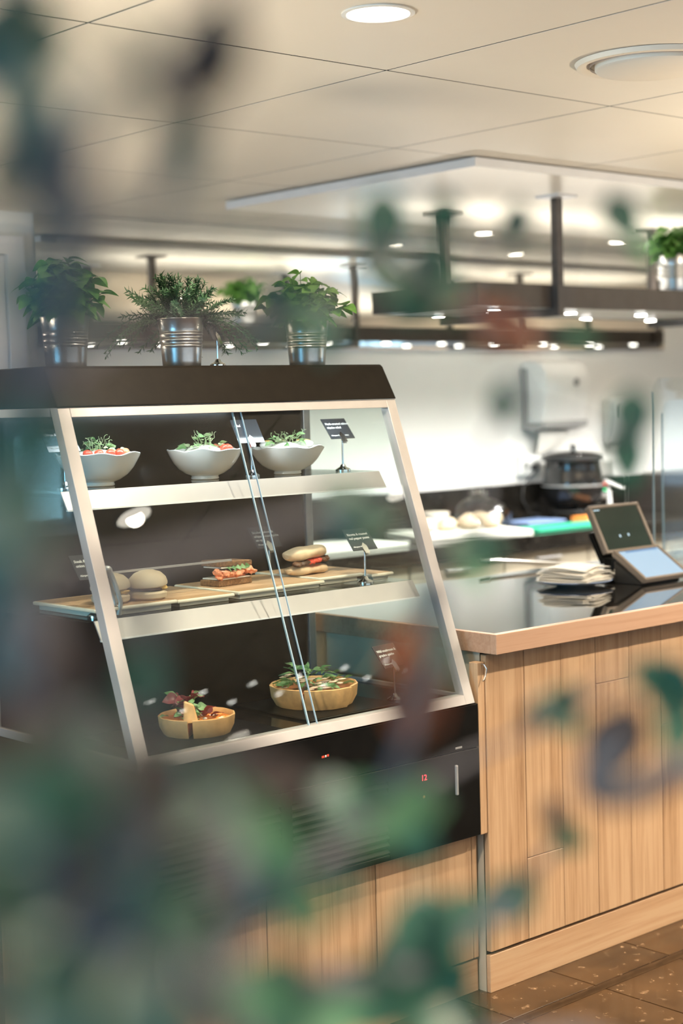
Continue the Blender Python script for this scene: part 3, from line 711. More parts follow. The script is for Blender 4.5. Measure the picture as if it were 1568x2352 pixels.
MB().lathe([(.067,.0855),(.068,.094),(.062,.097),(.001,.097)], 28).build('lid', M['cream_melamine'], t, smooth=True)

# soup kettle on its stand
t = thing('kettle_stand', 'low black stand under the soup kettle', 'stand', (6.86, 5.76, ZK+.0005))
MB().lathe([(.001,.034),(.125,.034),(.13,.040),(.125,.046),(.001,.046)], 36).build('stand_top', M['rubber'], t, smooth=True)
for a in (.5, 2.6, 4.7): MB().cyl((.10*math.cos(a), .10*math.sin(a), 0), (.10*math.cos(a), .10*math.sin(a), .034), .012, n=10).build('leg', M['rubber'], t)
t = thing('soup_kettle', 'round black electric soup kettle on the kitchen worktop', 'kettle', (6.86, 5.76, ZK+.047))
MB().lathe([(.001,.012),(.105,.012),(.135,.030),(.160,.075),(.170,.125),(.168,.16),(.160,.20),(.150,.262),(.152,.268),(.162,.272)], 56).build('kettle_body', M['black_gloss'], t, smooth=True)
MB().lathe([(.166,.272),(.172,.276),(.172,.292),(.164,.298),(.12,.299)], 56, cap=False).build('rim', M['rubber'], t, smooth=True)
lid = MB().lathe([(.155,.2985),(.150,.306),(.10,.318),(.05,.324),(.001,.326)], 56).build('lid', M['black_gloss'], t, smooth=True)
MB().lathe([(.008,.326),(.008,.338),(.020,.346),(.018,.356),(.001,.358)], 20).build('knob', M['black_gloss'], lid, smooth=True)
MB().lathe([(.1625,.128),(.1725,.133),(.1725,.139),(.1625,.144)], 56, cap=False).build('band', M['grey_plastic'], t, smooth=True)
for a in (0, 2.09, 4.19): MB().cyl((.09*math.cos(a), .09*math.sin(a), 0), (.09*math.cos(a), .09*math.sin(a), .013), .014, n=12).build('foot', M['rubber'], t)
fa = -1.15
dv = Vector((math.cos(fa), math.sin(fa), 0)); tv = Vector((-dv.y, dv.x, 0))
MB().cyl(dv*.150+Vector((0,0,.075))+tv*.03, dv*.172+Vector((0,0,.078))+tv*.03, .018, n=18).build('dial', M['grey_plastic'], t, smooth=True)
MB().cyl(dv*.160+Vector((0,0,.105))+tv*.055, dv*.1715+Vector((0,0,.105))+tv*.055, .006, n=12).build('pilot_lamp', M['green_led'], t)
MB().hexa([dv*r_+tv*s_+Vector((0,0,z_)) for r_, z0_ in ((.160,0),(.1735,0)) for (s_, z_) in ((.01,.132),(.055,.132),(.055,.146),(.01,.146))]).build('badge', M['tomato'], t)
MB().box(.02,.045,-.012,.012,.31,.345).build('lid_tab', M['white_plastic'], lid)
for q in (-1, 1): MB().tube([(.165*q,-.03,.262),(.186*q,-.03,.250),(.186*q,.03,.250),(.165*q,.03,.262)], .008, 8).build('side_handle', M['rubber'], t, smooth=True)
# power cord up to the socket
o = MB().tube([(6.745,5.90,ZK+.020),(6.70,5.935,ZK+.03),(6.66,5.955,ZK+.11),(6.68,5.965,ZK+.18),(6.735,5.955,ZK+.235),(6.752,5.935,ZK+.262)], .0045, 8).build('power_cord', M['rubber'], None, smooth=True)
tag(o, 'black power cord looping from the socket down behind the kettle', 'cord')
t = thing('wall_socket', 'white double wall socket with a black plug, left of the kettle', 'socket', (6.66, YW-.001, 1.13))
MB().box(0, .17, -.035, 0, 0, .115).build('socket_plate', M['white_plastic'], t, .004, seg=2)
for x in (.045, .125): MB().cyl((x,-.036,.058), (x,-.0355,.058), .020, n=20).build('socket_well', M['grey_plastic'], t)
MB().cyl((.10,-.037,.045), (.10,-.075,.040), .017, .010, 16).build('plug', M['rubber'], t, smooth=True)
# paper towel dispenser
t = thing('towel_dispenser', 'large white paper towel dispenser with grey chute on the kitchen wall', 'dispenser', (6.72, YW-.001, 1.385))
n_ = 14
prof = [(0, .02), (0, .37)] + [(-.10*math.sin(a) - .0, .37 + .0) for a in ()]
side = [(0,.03),(0,.375),(-.04,.383),(-.09,.378),(-.14,.36),(-.17,.325),(-.182,.28),(-.178,.20),(-.165,.12),(-.150,.035)]
MB().extr([(.0,y,z) for y,z in side], (.36,0,0)).build('cover', M['white_plastic'], t, .012, smooth=True, seg=3)
MB().extr([(-.004,y,z) for y,z in [(0,.0),(0,.34),(-.012,.34),(-.022,.03),(-.10,.028),(-.165,.046),(-.165,.012),(-.08,-.012)]], (.368,0,0)).build('base_chute', M['grey_plastic'], t, .003)
MB().box(-.012, -.0045, -.045, 0, .0, .335).build('side_strip', M['grey_plastic'], t, .002)
MB().cyl((.25,-.178,.255), (.25,-.187,.255), .022, n=20).build('badge', M['grey_plastic'], t, smooth=True)
MB().hexa([(.06,-.05,-.14),(.27,-.05,-.10),(.27,-.046,-.10),(.06,-.046,-.14),(.05,-.09,.0),(.30,-.09,.0),(.30,-.086,.0),(.05,-.086,.0)]).build('paper_sheet', M['paper'], t)
t = thing('soap_dispenser', 'slim grey white soap dispenser right of the towel dispenser', 'dispenser', (7.42, YW-.001, 1.275))
MB().extr([(0,y,z) for y,z in [(0,.02),(0,.265),(-.06,.27),(-.095,.25),(-.10,.15),(-.085,.06),(-.05,.005)]], (.13,0,0)).build('cover', M['white_plastic'], t, .012, smooth=True, seg=3)
MB().box(.025,.050,-.101,-.096,.155,.225).build('level_window', M['grey_plastic'], t, .001)
MB().box(.02,.11,-.088,-.03,-.012,.012).build('push_bar', M['grey_plastic'], t, .003)
t = thing('wall_shelf_box', 'white ledge box on the kitchen wall just above the dark upstand', 'box', (7.36, YW-.13, 1.100))
MB().box(0,.25,0,.128,0,.085).build('box_body', M['white_plastic'], t, .004)
MB().box(-.003,.253,-.003,.0,.085,.092).build('box_lip', M['white_plastic'], t)
t = thing('squeegee', 'small white squeegee leaning by the right side of the kettle', 'squeegee', (7.10, 5.70, ZK+.001))
MB().cyl((0,0,.001),(.03,.03,.165), .013, .009, 10).build('handle', M['white_plastic'], t, smooth=True)
MB().hexa([(-.035,-.01,.185),(.125,.0,.140),(.125,.03,.140),(-.035,.02,.185),(-.03,-.01,.205),(.13,.0,.160),(.13,.03,.160),(-.03,.02,.205)]).build('blade_holder', M['white_plastic'], t, .003)

# ------------------------------------------------------------------ name cards on clip stands
def card_sign(label, loc, lines, small, rz=0, h=.092, tilt=39, cw=.085, chh=.068):
    t = thing('card_stand', label, 'sign', loc, rz, 'name card stands')
    MB().lathe([(.0205,0),(.0205,.005),(.0165,.0085),(.009,.012),(.006,.018),(.0028,.020)], 28).build('stand_base', M['chrome'], t, smooth=True)
    MB().cyl((0,0,.019), (0,0,h), .0026, n=10).build('stand_rod', M['chrome'], t, smooth=True)
    T = Matrix.Translation((0, -.004, h-.004)) @ Matrix.Rotation(math.radians(-tilt), 4, 'X')
    cp_ = MB().extr([(-.0075,-.0016,-.012),(.0075,-.0016,-.012),(.0085,-.0016,.004),(.0085,-.0016,.012),(0,-.0016,.022),(-.0085,-.0016,.012),(-.0085,-.0016,.004)], (0,-.0012,0)).xf(T).build('clip', M['chrome'], t)
    MB().box(-.006,.006,.0012,.0024,-.014,.014).xf(T).build('clip_back', M['chrome'], t)
    cd = MB().box(-cw/2, cw/2, -.0008, .0008, 0, chh).xf(T).build('card', M['card'], t)
    for k, s in enumerate(lines):
        me = text_mesh(s, .0098, M['white_ink'], ext=.0002, bold=.00022)
        o = put(me, 'lettering', cd); o.matrix_local = T @ Matrix.Translation((-cw/2+.006, -.0011, chh-.021-.0125*k)) @ Matrix.Rotation(math.pi/2, 4, 'X')
    if small:
        me = text_mesh(small, .0058, M['white_ink'], ext=.0002, bold=.0001)
        o = put(me, 'lettering', cd); o.matrix_local = T @ Matrix.Translation((-cw/2+.006, -.0011, .009)) @ Matrix.Rotation(math.pi/2, 4, 'X')
    return t
ZU, ZL, ZD = 1.3762, 1.0902, .7922
card_sign('dark card reading Citrus and fennel salad, behind the left front post', (2.012, 3.205, ZU), ['Citrus & fennel salad'], 'Allergens:')
card_sign('card shining pale blue in the glare between the second and third salad bowls', (2.587, 3.235, ZU), ['salad'], '', tilt=30)
card_sign('dark card reading Herb-crusted salmon nicoise salad on the top shelf', (2.895, 3.228, ZU), ['Herb-crusted salmon', 'niçoise salad'], 'Allergens: F, M, E & celery')
card_sign('dark card reading Steak and caramelised onion on ciabatta, by the burger buns', (2.004, 3.085, ZL), ['Steak & caramelised', 'onion on ciabatta'], 'Allergens: W, M')
card_sign('dark card reading Smoked salmon and whipped mascarpone, behind the long sandwich', (2.735, 3.355, ZL+.0), ['Smoked salmon &', 'whipped mascarpone', 'on rye'], 'Allergens: F, mustard')
card_sign('dark card reading Ricotta and roasted red pepper panini, at the right of the middle shelf', (2.825, 3.075, ZL), ['Ricotta & roasted', 'red pepper panini'], 'Allergens: W, M')
card_sign('dark card reading Wild mushroom and gruyere quiche on the bottom deck', (2.835, 2.985, ZD), ['Wild mushroom &', 'gruyère quiche'], 'Allergens: W', .12)
card_sign('small black card reading Display only beside the rosemary pot', (2.528, 3.285, 1.6605), ['Display only'], '', .35, h=.072, tilt=24, cw=.056, chh=.068)

# ------------------------------------------------------------------ leaf shapes
def leaf_mesh(name, mat, ln, wd, curl=.25, fold=.25, n=6, wav=0.0, pw=.75):
    vs = []; fs = []
    for i in range(n+1):
        u = i/n; w_ = wd * (math.sin(math.pi*min(1, u**pw)) ** .8 if 0 < u < 1 else .04)
        z = -curl*ln*u*u
        for s in (-1, -.5, 0, .5, 1):
            vs.append((s*w_, u*ln*(1-.12*curl*u), z + fold*abs(s)*w_ + wav*ln*math.sin(9*u+2*s)*abs(s)))
    for i in range(n):
        for j in range(4): fs.append((i*5+j, i*5+j+1, i*5+j+6, i*5+j+5))
    return MB().add(vs, fs).mesh(name, mat, smooth=True)
def orient(d, upv=(0,0,1), spin=0.0):
    d = Vector(d).normalized(); z = Vector(upv) - d*Vector(upv).dot(d)
    if z.length < 1e-4: z = d.orthogonal()
    z.normalize(); x = d.cross(z)
    m = Matrix(((x.x, d.x, z.x), (x.y, d.y, z.y), (x.z, d.z, z.z))) @ Matrix.Rotation(spin, 3, 'Y')
    return m.to_euler()
LM = dict(pea=leaf_mesh('shoot_leaf', M['pea'], .022, .0075, .35, .2), fris=leaf_mesh('lettuce_leaf', M['frisee'], .030, .011, .5, .3, 7, .06),
          red=leaf_mesh('red_leaf', M['redleaf'], .034, .015, .5, .35, 7, .06), arug=leaf_mesh('rocket_leaf', M['frisee'], .034, .006, .45, .2, 7, .04))
def tendril(pts): return MB().tube(pts, .00055, 5)

# ------------------------------------------------------------------ salad bowls on the top shelf
def bowl_and_salad(x, y, s, rz, lab_b, lab_s, seed, kind):
    t = thing('salad_bowl', lab_b, 'bowl', (x, y, ZU+.0004), rz, 'white bowls on the top shelf')
    def wave(p, q, i):
        e = 1 + (.025*math.sin(5*q+.6)+.012*math.sin(9*q)) * max(0, (i-4)/6 if i <= 10 else (16-i)/6)
        dz = (.002*math.sin(5*q+1.2) + .002*math.sin(8*q)) * (1 if 8 <= i <= 11 else 0)
        return Vector((p.x*1.05*e, p.y*.95*e, p.z+dz))
    prof = [(.001,0),(.036,0),(.038,.002),(.036,.009),(.052,.015),(.070,.027),(.084,.043),(.093,.058),(.100,.072),(.1015,.077),(.099,.0785),(.094,.076),(.086,.060),(.074,.044),(.058,.032),(.03,.027),(.001,.026)]
    MB().lathe([(r*s, z*s) for r, z in prof], 64, fn=wave).build('bowl_body', M['porcelain'], t, smooth=True)
    r = random.Random(seed)
    u = thing('salad', lab_s, 'salad', (x, y, ZU+.041*s), rz, 'salads in the white bowls')
    MB().blob((0,0,.022), (.066*s,.062*s,.024), seed, .10, 18, 9).build('dressed_base', M['cheese'], u, smooth=True)
    for k in range(34):
        a = r.uniform(0, 6.28); rr_ = r.uniform(0, .055)*s
        p = Vector((rr_*math.cos(a), rr_*math.sin(a), .040 + (.030 if rr_ < .035 else .008)*r.random()))
        dd = Vector((math.cos(a+r.uniform(-.8,.8)), math.sin(a+r.uniform(-.8,.8)), r.uniform(-.1, .9)))
        put(LM['pea' if k % 3 else 'fris'], 'shoot_leaf', u, p, orient(dd, spin=r.uniform(-.8,.8)), r.uniform(.5, .95))
    for k in range(14):
        a = r.uniform(0, 6.28); q0 = r.uniform(0, .035); p0 = Vector((q0*math.cos(a), q0*math.sin(a), .046)); pts = []; b_ = r.uniform(0, 6.28); hh = r.uniform(.016, .036); sg = r.choice((-1, 1))
        for i in range(11):
            v = i/10; ca = b_ + sg*v*v*7; cr = .0055*(1-.45*v)
            pts.append(p0 + Vector((math.cos(a)*.016*v + cr*math.cos(ca), math.sin(a)*.016*v + cr*.5*math.sin(ca), hh*v**.8 + cr*math.sin(ca)*v)))
        tendril(pts).build('tendril', M['pea'], u, smooth=True)
    if kind == 'tomato':
        for k in range(6):
            a = 3.6 + .42*k; MB().blob((.068*s*math.cos(a), .062*s*math.sin(a), .038), (.013,.011,.010), seed+k, .08, 12, 8).build('tomato_piece', M['tomato'] if k < 4 else M['salmon'], u, smooth=True)
    else:
        for k, a in enumerate((4.0, 4.9, 5.7, 6.2, 3.3)):
            e = MB().blob((.060*s*math.cos(a), .058*s*math.sin(a), .040), (.017,.013,.010), seed+k, .05, 12, 8).build('egg_piece', M['porcelain'], u, smooth=True)
            MB().blob((.060*s*math.cos(a), .058*s*math.sin(a)-.004, .046), (.011,.008,.006), seed+k+20, .05, 10, 7).build('yolk', M['egg'], e, smooth=True)
bowl_and_salad(2.150, 3.275, 1.0, .2, 'white wavy-rimmed bowl at the left of the top shelf, behind the post', 'salad with pink grapefruit and pea shoots in the left bowl', 3, 'tomato')
bowl_and_salad(2.475, 3.285, .97, 1.4, 'white wavy-rimmed bowl in the middle of the top shelf', 'salad with red tomato and tall pea shoots in the middle bowl', 5, 'tomato')
bowl_and_salad(2.740, 3.275, .92, 2.5, 'white wavy-rimmed bowl at the right of the top shelf by the rear post', 'salad with egg and pea shoots in the right bowl', 8, 'egg')

# ------------------------------------------------------------------ serving boards on the lower shelf
bx = [(1.985,2.216,3.062),(2.222,2.392,3.070),(2.398,2.540,3.064),(2.546,2.706,3.098),(2.712,2.866,3.128),(2.872,2.952,3.100)]
bn = ['under the two burger buns at the left', 'between the buns and the rye sandwich', 'under the rye sandwich', 'beneath the left half of the long sandwich', 'beneath the right half of the long sandwich', 'empty at the right end of the lower shelf']
for k, (x0, x1, y0) in enumerate(bx):
    t = thing('serving_board', 'cream edged serving board ' + bn[k], 'board', (x0, y0, ZL+.0003), 0, 'serving boards on the lower shelf')
    zz = .012 if k % 2 == 0 else .009
    wdt = x1-x0
    MB().box(.012, wdt-.012, .010, .255, 0, zz).build('board_foot', M['cream_melamine'], t, .001)
    MB().box(0, wdt, 0, .265, zz, zz+.0085).build('board_rim', M['cream_melamine'], t, .003, seg=2)
    MB().box(.006, wdt-.006, .006, .259, zz+.0085, zz+.0092).build('wood_inlay', M['oak_h'], t)
ZT = ZL + .0215
# burger buns
for k, (x, y, lab) in enumerate(((2.078, 3.135, 'round filled bun half hidden behind the front post'), (2.176, 3.125, 'pale round filled bun right of the tongs'))):
    t = thing('burger_bun', lab, 'bun', (x, y, ZT), .5*k, 'filled buns on the lower shelf')
    MB().lathe([(.001,0),(.036,0),(.044,.006),(.045,.016),(.040,.021),(.001,.021)], 32).build('bun_bottom', M['bun'], t, smooth=True)
    MB().blob((0,0,.026), (.041,.041,.008), k+2, .10, 22, 7).build('filling', M['onion'], t, smooth=True)
    MB().blob((.012,-.030,.027), (.020,.012,.006), k+5, .15, 12, 7).build('onion_piece', M['egg'], t, smooth=True)
    MB().lathe([(.001,.030),(.038,.030),(.046,.034),(.047,.040),(.043,.051),(.032,.062),(.016,.068),(.001,.069)], 32, fn=lambda p,q,i: Vector((p.x, p.y, p.z + p.x*.06))).build('bun_top', M['bun'], t, smooth=True)
# serving tongs standing by the post
t = thing('serving_tongs', 'grey blue serving tongs propped beside the left buns', 'tongs', (2.052, 3.078, ZL+.001))
for s in (-1, 1):
    MB().tube([(.002,-.004+.006*s,.001),(.004,-.004+.012*s,.03),(-.004,.010*s,.07),(-.012,.004*s,.098),(-.016,.003*s,.106)], [.006,.0055,.0055,.006,.008], 8).build('arm', M['steel'], t, smooth=True)
MB().blob((-.018,0,.107), (.010,.011,.008), 1, .02, 12, 8).build('spring_end', M['steel'], t, smooth=True)
# rye sandwich with salmon
t = thing('rye_sandwich', 'dark rye sandwich stuffed with orange salmon on the lower shelf', 'sandwich', (2.478, 3.215, ZT), .12)
MB().box(-.058,.058,-.035,.035,0,.016).build('bread_slice', M['rye'], t, .003, seg=2)
MB().box(-.056,.058,-.034,.036,.047,.062).xf(Matrix.Rotation(.05,4,'Y')).build('bread_slice', M['rye'], t, .003, seg=2)
MB().box(-.052,.053,-.033,.032,.0165,.020).build('cream_spread', M['cheese'], t, .001)
MB().box(-.050,.053,-.033,.032,.0425,.0465).xf(Matrix.Rotation(.05,4,'Y')).build('cream_spread', M['cheese'], t, .001)
for k in range(18):
    r_ = random.Random(k+40)
    MB().blob((-.056+.0065*k, -.028+r_.uniform(-.008,.012), .030+r_.uniform(-.008,.008)), (.013,.012,.0075), k, .30, 14, 9).build('salmon_fold', M['salmon'], t, smooth=True)
for k in range(5): put(LM['fris'], 'herb_leaf', t, (-.03+.016*k, -.030, .047), orient((.3,-1,-.1), spin=.3*k), .6)
# long ciabatta sandwich
t = thing('ciabatta_sandwich', 'long pale ciabatta sandwich with red pepper, right of the glass joint', 'sandwich', (2.760, 3.235, ZT), .10)
def cia(p, q, i): return Vector((p.x, p.y, p.z))
def loaf(z0, z1, tilt):
    b = MB(); vs = []; fs = []; n = 12; m = 20
    for i in range(n+1):
        u = i/n*2-1; sx = (1-abs(u)**5)**.5 if abs(u) < 1 else .12
        for k in range(m):
            q = 2*math.pi*k/m; cy, cz = math.cos(q), math.sin(q)
            y = .036*max(sx,.25)*abs(cy)**.7*(1 if cy > 0 else -1); z = (z1-z0)/2*max(sx,.35)*abs(cz)**.8*(1 if cz > 0 else -1)
            vs.append((u*.067, y, (z0+z1)/2 + z + .0018*math.sin(5*u+2*q)))
    for i in range(n):
        for k in range(m): fs.append((i*m+k, i*m+(k+1) % m, (i+1)*m+(k+1) % m, (i+1)*m+k))
    fs += [tuple(range(m))[::-1], tuple(n*m+k for k in range(m))]
    return b.add(vs, fs).xf(Matrix.Rotation(tilt, 4, 'Y'))
loaf(.0, .024, 0).build('bread_bottom', M['bread'], t, smooth=True)
loaf(.040, .072, -.07).build('bread_top', M['bread'], t, smooth=True)
for k in range(8):
    MB().blob((-.055+.0155*k, -.022, .031+.001*k), (.012,.014,.007), k+60, .2, 12, 7).build('filling_piece', M['tomato'] if k in (3,4,5) else M['onion'], t, smooth=True)

# ------------------------------------------------------------------ quiches on the bottom deck
def quiche(t, r, h, fill, cuts):
    # crust wedges and filling wedges, one per slice
    for (a0, a1, off, dz) in cuts:
        n = max(4, int((a1-a0)/.12)); am = (a0+a1)/2; ov = Vector((math.cos(am)*off, math.sin(am)*off, dz))
        vs = []; fs = []
        prof = [(r*.86, 0), (r*.97, h*.45), (r, h*1.02), (r*.965, h*1.05), (r*.93, h*.98), (r*.90, h*.70), (r*.88, h*.15)]
        for i in range(n+1):
            a = a0 + (a1-a0)*i/n + (.006 if i == 0 else -.006 if i == n else 0)
            for (q, z) in prof:
                w_ = 1 + .012*math.sin(13*a)
                vs.append(ov + Vector((q*w_*math.cos(a), q*w_*math.sin(a), z)))
        m = len(prof)
        for i in range(n):
            for k in range(m): fs.append((i*m+k, i*m+(k+1) % m, (i+1)*m+(k+1) % m, (i+1)*m+k))
        fs += [tuple(range(m)), tuple(n*m+k for k in range(m))[::-1]]
        MB().add(vs, fs).build('pastry_crust', M['crust'], t, smooth=True)
        vs = [ov + Vector((0, 0, .003)), ov + Vector((0, 0, h*.80))]; fs = []
        for i in range(n+1):
            a = a0 + .008 + (a1-a0-.016)*i/n
            vs += [ov + Vector((r*.868*math.cos(a), r*.868*math.sin(a), .003)), ov + Vector((r*.905*math.cos(a), r*.905*math.sin(a), h*.76))]
        for i in range(n): fs += [(0, 4+2*i, 2+2*i), (1, 3+2*i, 5+2*i), (2+2*i, 4+2*i, 5+2*i, 3+2*i)]
        fs += [(0, 2, 3, 1), (0, 1, 3+2*n, 2+2*n)]
        MB().add(vs, fs).build('filling', fill, t)
for (x0, x1, y0, y1, lab) in ((2.02, 2.40, 2.905, 3.20, 'dark slate tray under the orange quiche'), (2.50, 2.80, 2.93, 3.24, 'dark slate tray under the mushroom quiche')):
    t = thing('slate_tray', lab, 'tray', (x0, y0, ZD+.0003))
    MB().box(0, x1-x0, 0, y1-y0, 0, .005).build('slab', M['case_floor'], t, .001)
    MB().box(.004, x1-x0-.004, .004, y1-y0-.004, .0051, .0056).build('mat', M['black'], t)
ZQ = ZD + .0062
t = thing('squash_quiche', 'round quiche with orange filling and red salad leaves, left on the bottom deck', 'quiche', (2.238, 3.030, ZQ), 0)
quiche(t, .088, .042, M['filling'], [(-2.35, 1.45, 0, 0), (1.50, 3.85, .004, 0)])
MB().hexa([(-.075,-.045,.034),(-.045,-.062,.036),(-.035,-.052,.036),(-.065,-.035,.034),(-.068,-.040,.088),(-.048,-.052,.078),(-.044,-.046,.078),(-.062,-.034,.088)]).build('crust_shard', M['crust'], t, .003)
r = random.Random(15)
for k in range(34):
    a = r.uniform(0, 6.28); q = r.uniform(.0, .06)
    p = Vector((q*math.cos(a)-.018, q*math.sin(a)+.012, .036 + r.random()*(.050 if q < .03 else .014)))
    dd = Vector((math.cos(a), math.sin(a), r.uniform(.1, 1.3)))
    put(LM['red' if k % 2 else 'fris'], 'salad_leaf', t, p, orient(dd, spin=r.uniform(-1, 1)), r.uniform(.7, 1.1))
for k in range(16):
    a = r.uniform(4.0, 7.0); q = r.uniform(.02, .072)
    MB().blob((q*math.cos(a), q*math.sin(a), .036), (.007,.004,.003), k, .2, 8, 6).build('squash_cube' if k % 3 else 'onion_sliver', M['orange'] if k % 3 else M['cheese'], t, smooth=True)
t = thing('mushroom_quiche', 'round quiche with brown filling, mushrooms and rocket, right on the bottom deck', 'quiche', (2.655, 3.095, ZQ), 0)
quiche(t, .112, .050, M['filling_br'], [(-2.55, -1.35, .014, .001), (-1.32, 1.2, 0, 0), (1.23, 3.70, 0, 0)])
for k in range(60):
    a = r.uniform(0, 6.28); q = r.uniform(0, .085)
    p = Vector((q*math.cos(a)+.008, q*math.sin(a)+.020, .044 + r.random()*(.045 if q < .05 else .018)))
    if p.y < -.045: continue
    put(LM['arug'], 'rocket_leaf', t, p, orient((math.cos(a), math.sin(a), r.uniform(-.1, 1.0)), spin=r.uniform(-1, 1)), r.uniform(.8, 1.3))
for k in range(26):
    a = r.uniform(0, 6.28); q = r.uniform(.02, .085); p = Vector((q*math.cos(a), q*math.sin(a)+.004, .046+r.random()*.022))
    MB().blob((0,0,0), (.014,.0055,.0022), k, .25, 10, 6).build('mushroom_slice', M['mushroom'], t, smooth=True).location = p
    t.children[-1].rotation_euler = (r.uniform(-.6,.6), r.uniform(-.6,.6), r.uniform(0, 3))

# ------------------------------------------------------------------ herbs in zinc pots
LB_ = leaf_mesh('basil_leaf', M['basil'], .050, .023, .55, .16, 7, .014, .60)
LM_ = leaf_mesh('mint_leaf', M['balm'], .042, .019, .5, .14, 7, .02, .66)
def pot(t, s=1.0):
    pr = [(.001,0),(.0470,0),(.0485,.003),(.0495,.015),(.0520,.048)]
    for k in range(3):
        z = .050 + k*.0145
        q = .0522 + k*.0010
        pr += [(q, z), (q+.0014, z+.002), (q+.0014, z+.0045), (q-.0004, z+.0065), (q+.0012, z+.009), (q+.0006, z+.012)]
    pr += [(.0565,.098),(.0590,.119),(.0604,.121),(.0600,.123),(.0585,.1225),(.0545,.105)]
    MB().lathe([(r_*s, z*s) for r_, z in pr], 64, cap=True).build('zinc_pot', M['zinc'], t, smooth=True)
    MB().lathe([(.055*s,.1065*s),(.04*s,.110*s),(.001,.111*s)], 24, cap=False).build('soil', M['soil'], t, smooth=True)
def herb(name, label, loc, lm, mat, nstem, nleaf, wx, hz, seed, s=1.0, lean=0.0, droop=.25):
    t = thing(name, label, 'plant', loc, 0, 'herbs in zinc pots'); pot(t, s)
    r = random.Random(seed); H0 = .110*s
    for k in range(nstem):
        a = 6.28*k/nstem + r.uniform(-.3, .3); out = wx*(.18 + .82*((k*0.618) % 1.0)); top = hz*(1.0 - .55*(out/wx)**2)*r.uniform(.8, 1.1)
        base = Vector((.02*s*math.cos(a), .02*s*math.sin(a), H0-.01))
        tip = Vector((out*math.cos(a)+lean, out*math.sin(a), H0 + top))
        mid = base*.45 + tip*.55 + Vector((0,0,.022)); pts = []
        for i in range(7):
            u = i/6; pts.append(base*(1-u)**2 + mid*2*u*(1-u) + tip*u*u)
        MB().tube(pts, [.0016*s*(1-.5*i/6) for i in range(7)], 6).build('stem', M['stem'], t, smooth=True)
        for j in range(nleaf):
            u = .18 + .82*(j+1)/nleaf if j < nleaf-2 else 1.0
            p = base*(1-u)**2 + mid*2*u*(1-u) + tip*u*u
            b_ = a + (j % 2)*math.pi + j*1.3 + r.uniform(-.5, .5)
            ov = Vector((math.cos(b_), math.sin(b_), r.uniform(-droop, .55 if u > .9 else .3)))
            ov += Vector((math.cos(a), math.sin(a), 0))*.5
            put(lm, 'leaf', t, p, orient(ov, spin=r.uniform(-.5, .5)), s*r.uniform(.7, 1.1) if u > .5 else s*r.uniform(.9, 1.25))
    return t
herb('basil_plant', 'bushy basil in a ribbed zinc pot, leftmost on top of the display case', (2.106, 3.33, 1.6605), LB_, 'basil', 22, 9, .100, .150, 21, lean=-.004)
herb('mint_plant', 'fresh green mint in a ribbed zinc pot, rightmost on top of the display case', (2.867, 3.33, 1.6605), LM_, 'balm', 24, 9, .115, .130, 33)
herb('basil_plant', 'basil in a ribbed zinc pot standing on the hanging shelf', (6.02, 4.44, 2.0045), LB_, 'basil', 18, 8, .13, .14, 44, 1.42)

# rosemary: drooping sprigs, each sprig one part with its needles
t = thing('rosemary_plant', 'spiky dark green rosemary in a ribbed zinc pot between the basil and the mint', 'plant', (2.448, 3.33, 1.6605), 0, 'herbs in zinc pots')
pot(t)
def sprig(seed, ln, elev, grav):
    r = random.Random(seed); b = MB(); pts = []; n = 12
    sw = r.uniform(-.6, .6)
    for i in range(n+1):
        u = i/n; pts.append(Vector((ln*u*math.cos(elev)*math.cos(sw*u*.5), ln*u*math.sin(sw*u)*.5, ln*(u*math.sin(elev) - grav*u**2.2) + .004*math.sin(6*u+seed))))
    b.tube(pts, [.0015*(1-.5*i/n) for i in range(n+1)], 5)
    for i in range(54):
        u = .12 + .88*i/54; k = u*n; j = min(int(k), n-1); p = pts[j].lerp(pts[j+1], k-j); tg = (pts[j+1]-pts[j]).normalized()
        a = i*2.4; o1 = tg.orthogonal().normalized(); o2 = tg.cross(o1)
        dd = (tg*.55 + o1*math.cos(a) + o2*math.sin(a)).normalized(); l_ = r.uniform(.016, .025)*(1-.25*u)
        sd = dd.cross(tg).normalized()*.0017
        b.add([p+sd, p-sd, p-sd*1.2+dd*l_*.5, p+sd*1.2+dd*l_*.5, p+dd*l_], [(0,1,2,3), (3,2,4)])
    return b.mesh('rosemary_sprig', M['rosemary'])
sm = []
for k in range(18):
    e = [.15, .45, .75, 1.05, 1.35, .3][k % 6]; sm.append(sprig(k, [.165,.15,.135,.12,.12,.17][k % 6]*(1+.08*(k % 3)), e, [.55,.40,.30,.18,.05,.68][k % 6]))
r = random.Random(5)
for k in range(110):
    a = 6.28*k*.618 + r.uniform(-.2, .2)
    vi = k % 18
    if -math.cos(a)*.53 - math.sin(a)*.85 > .35 and vi % 6 in (0, 1, 5): vi = vi - vi % 6 + 3 + k % 2
    put(sm[vi], 'sprig', t, (.026*math.cos(a), .026*math.sin(a), .110), (r.uniform(-.12,.12), r.uniform(-.15,.1), a), r.uniform(.75, 1.05))

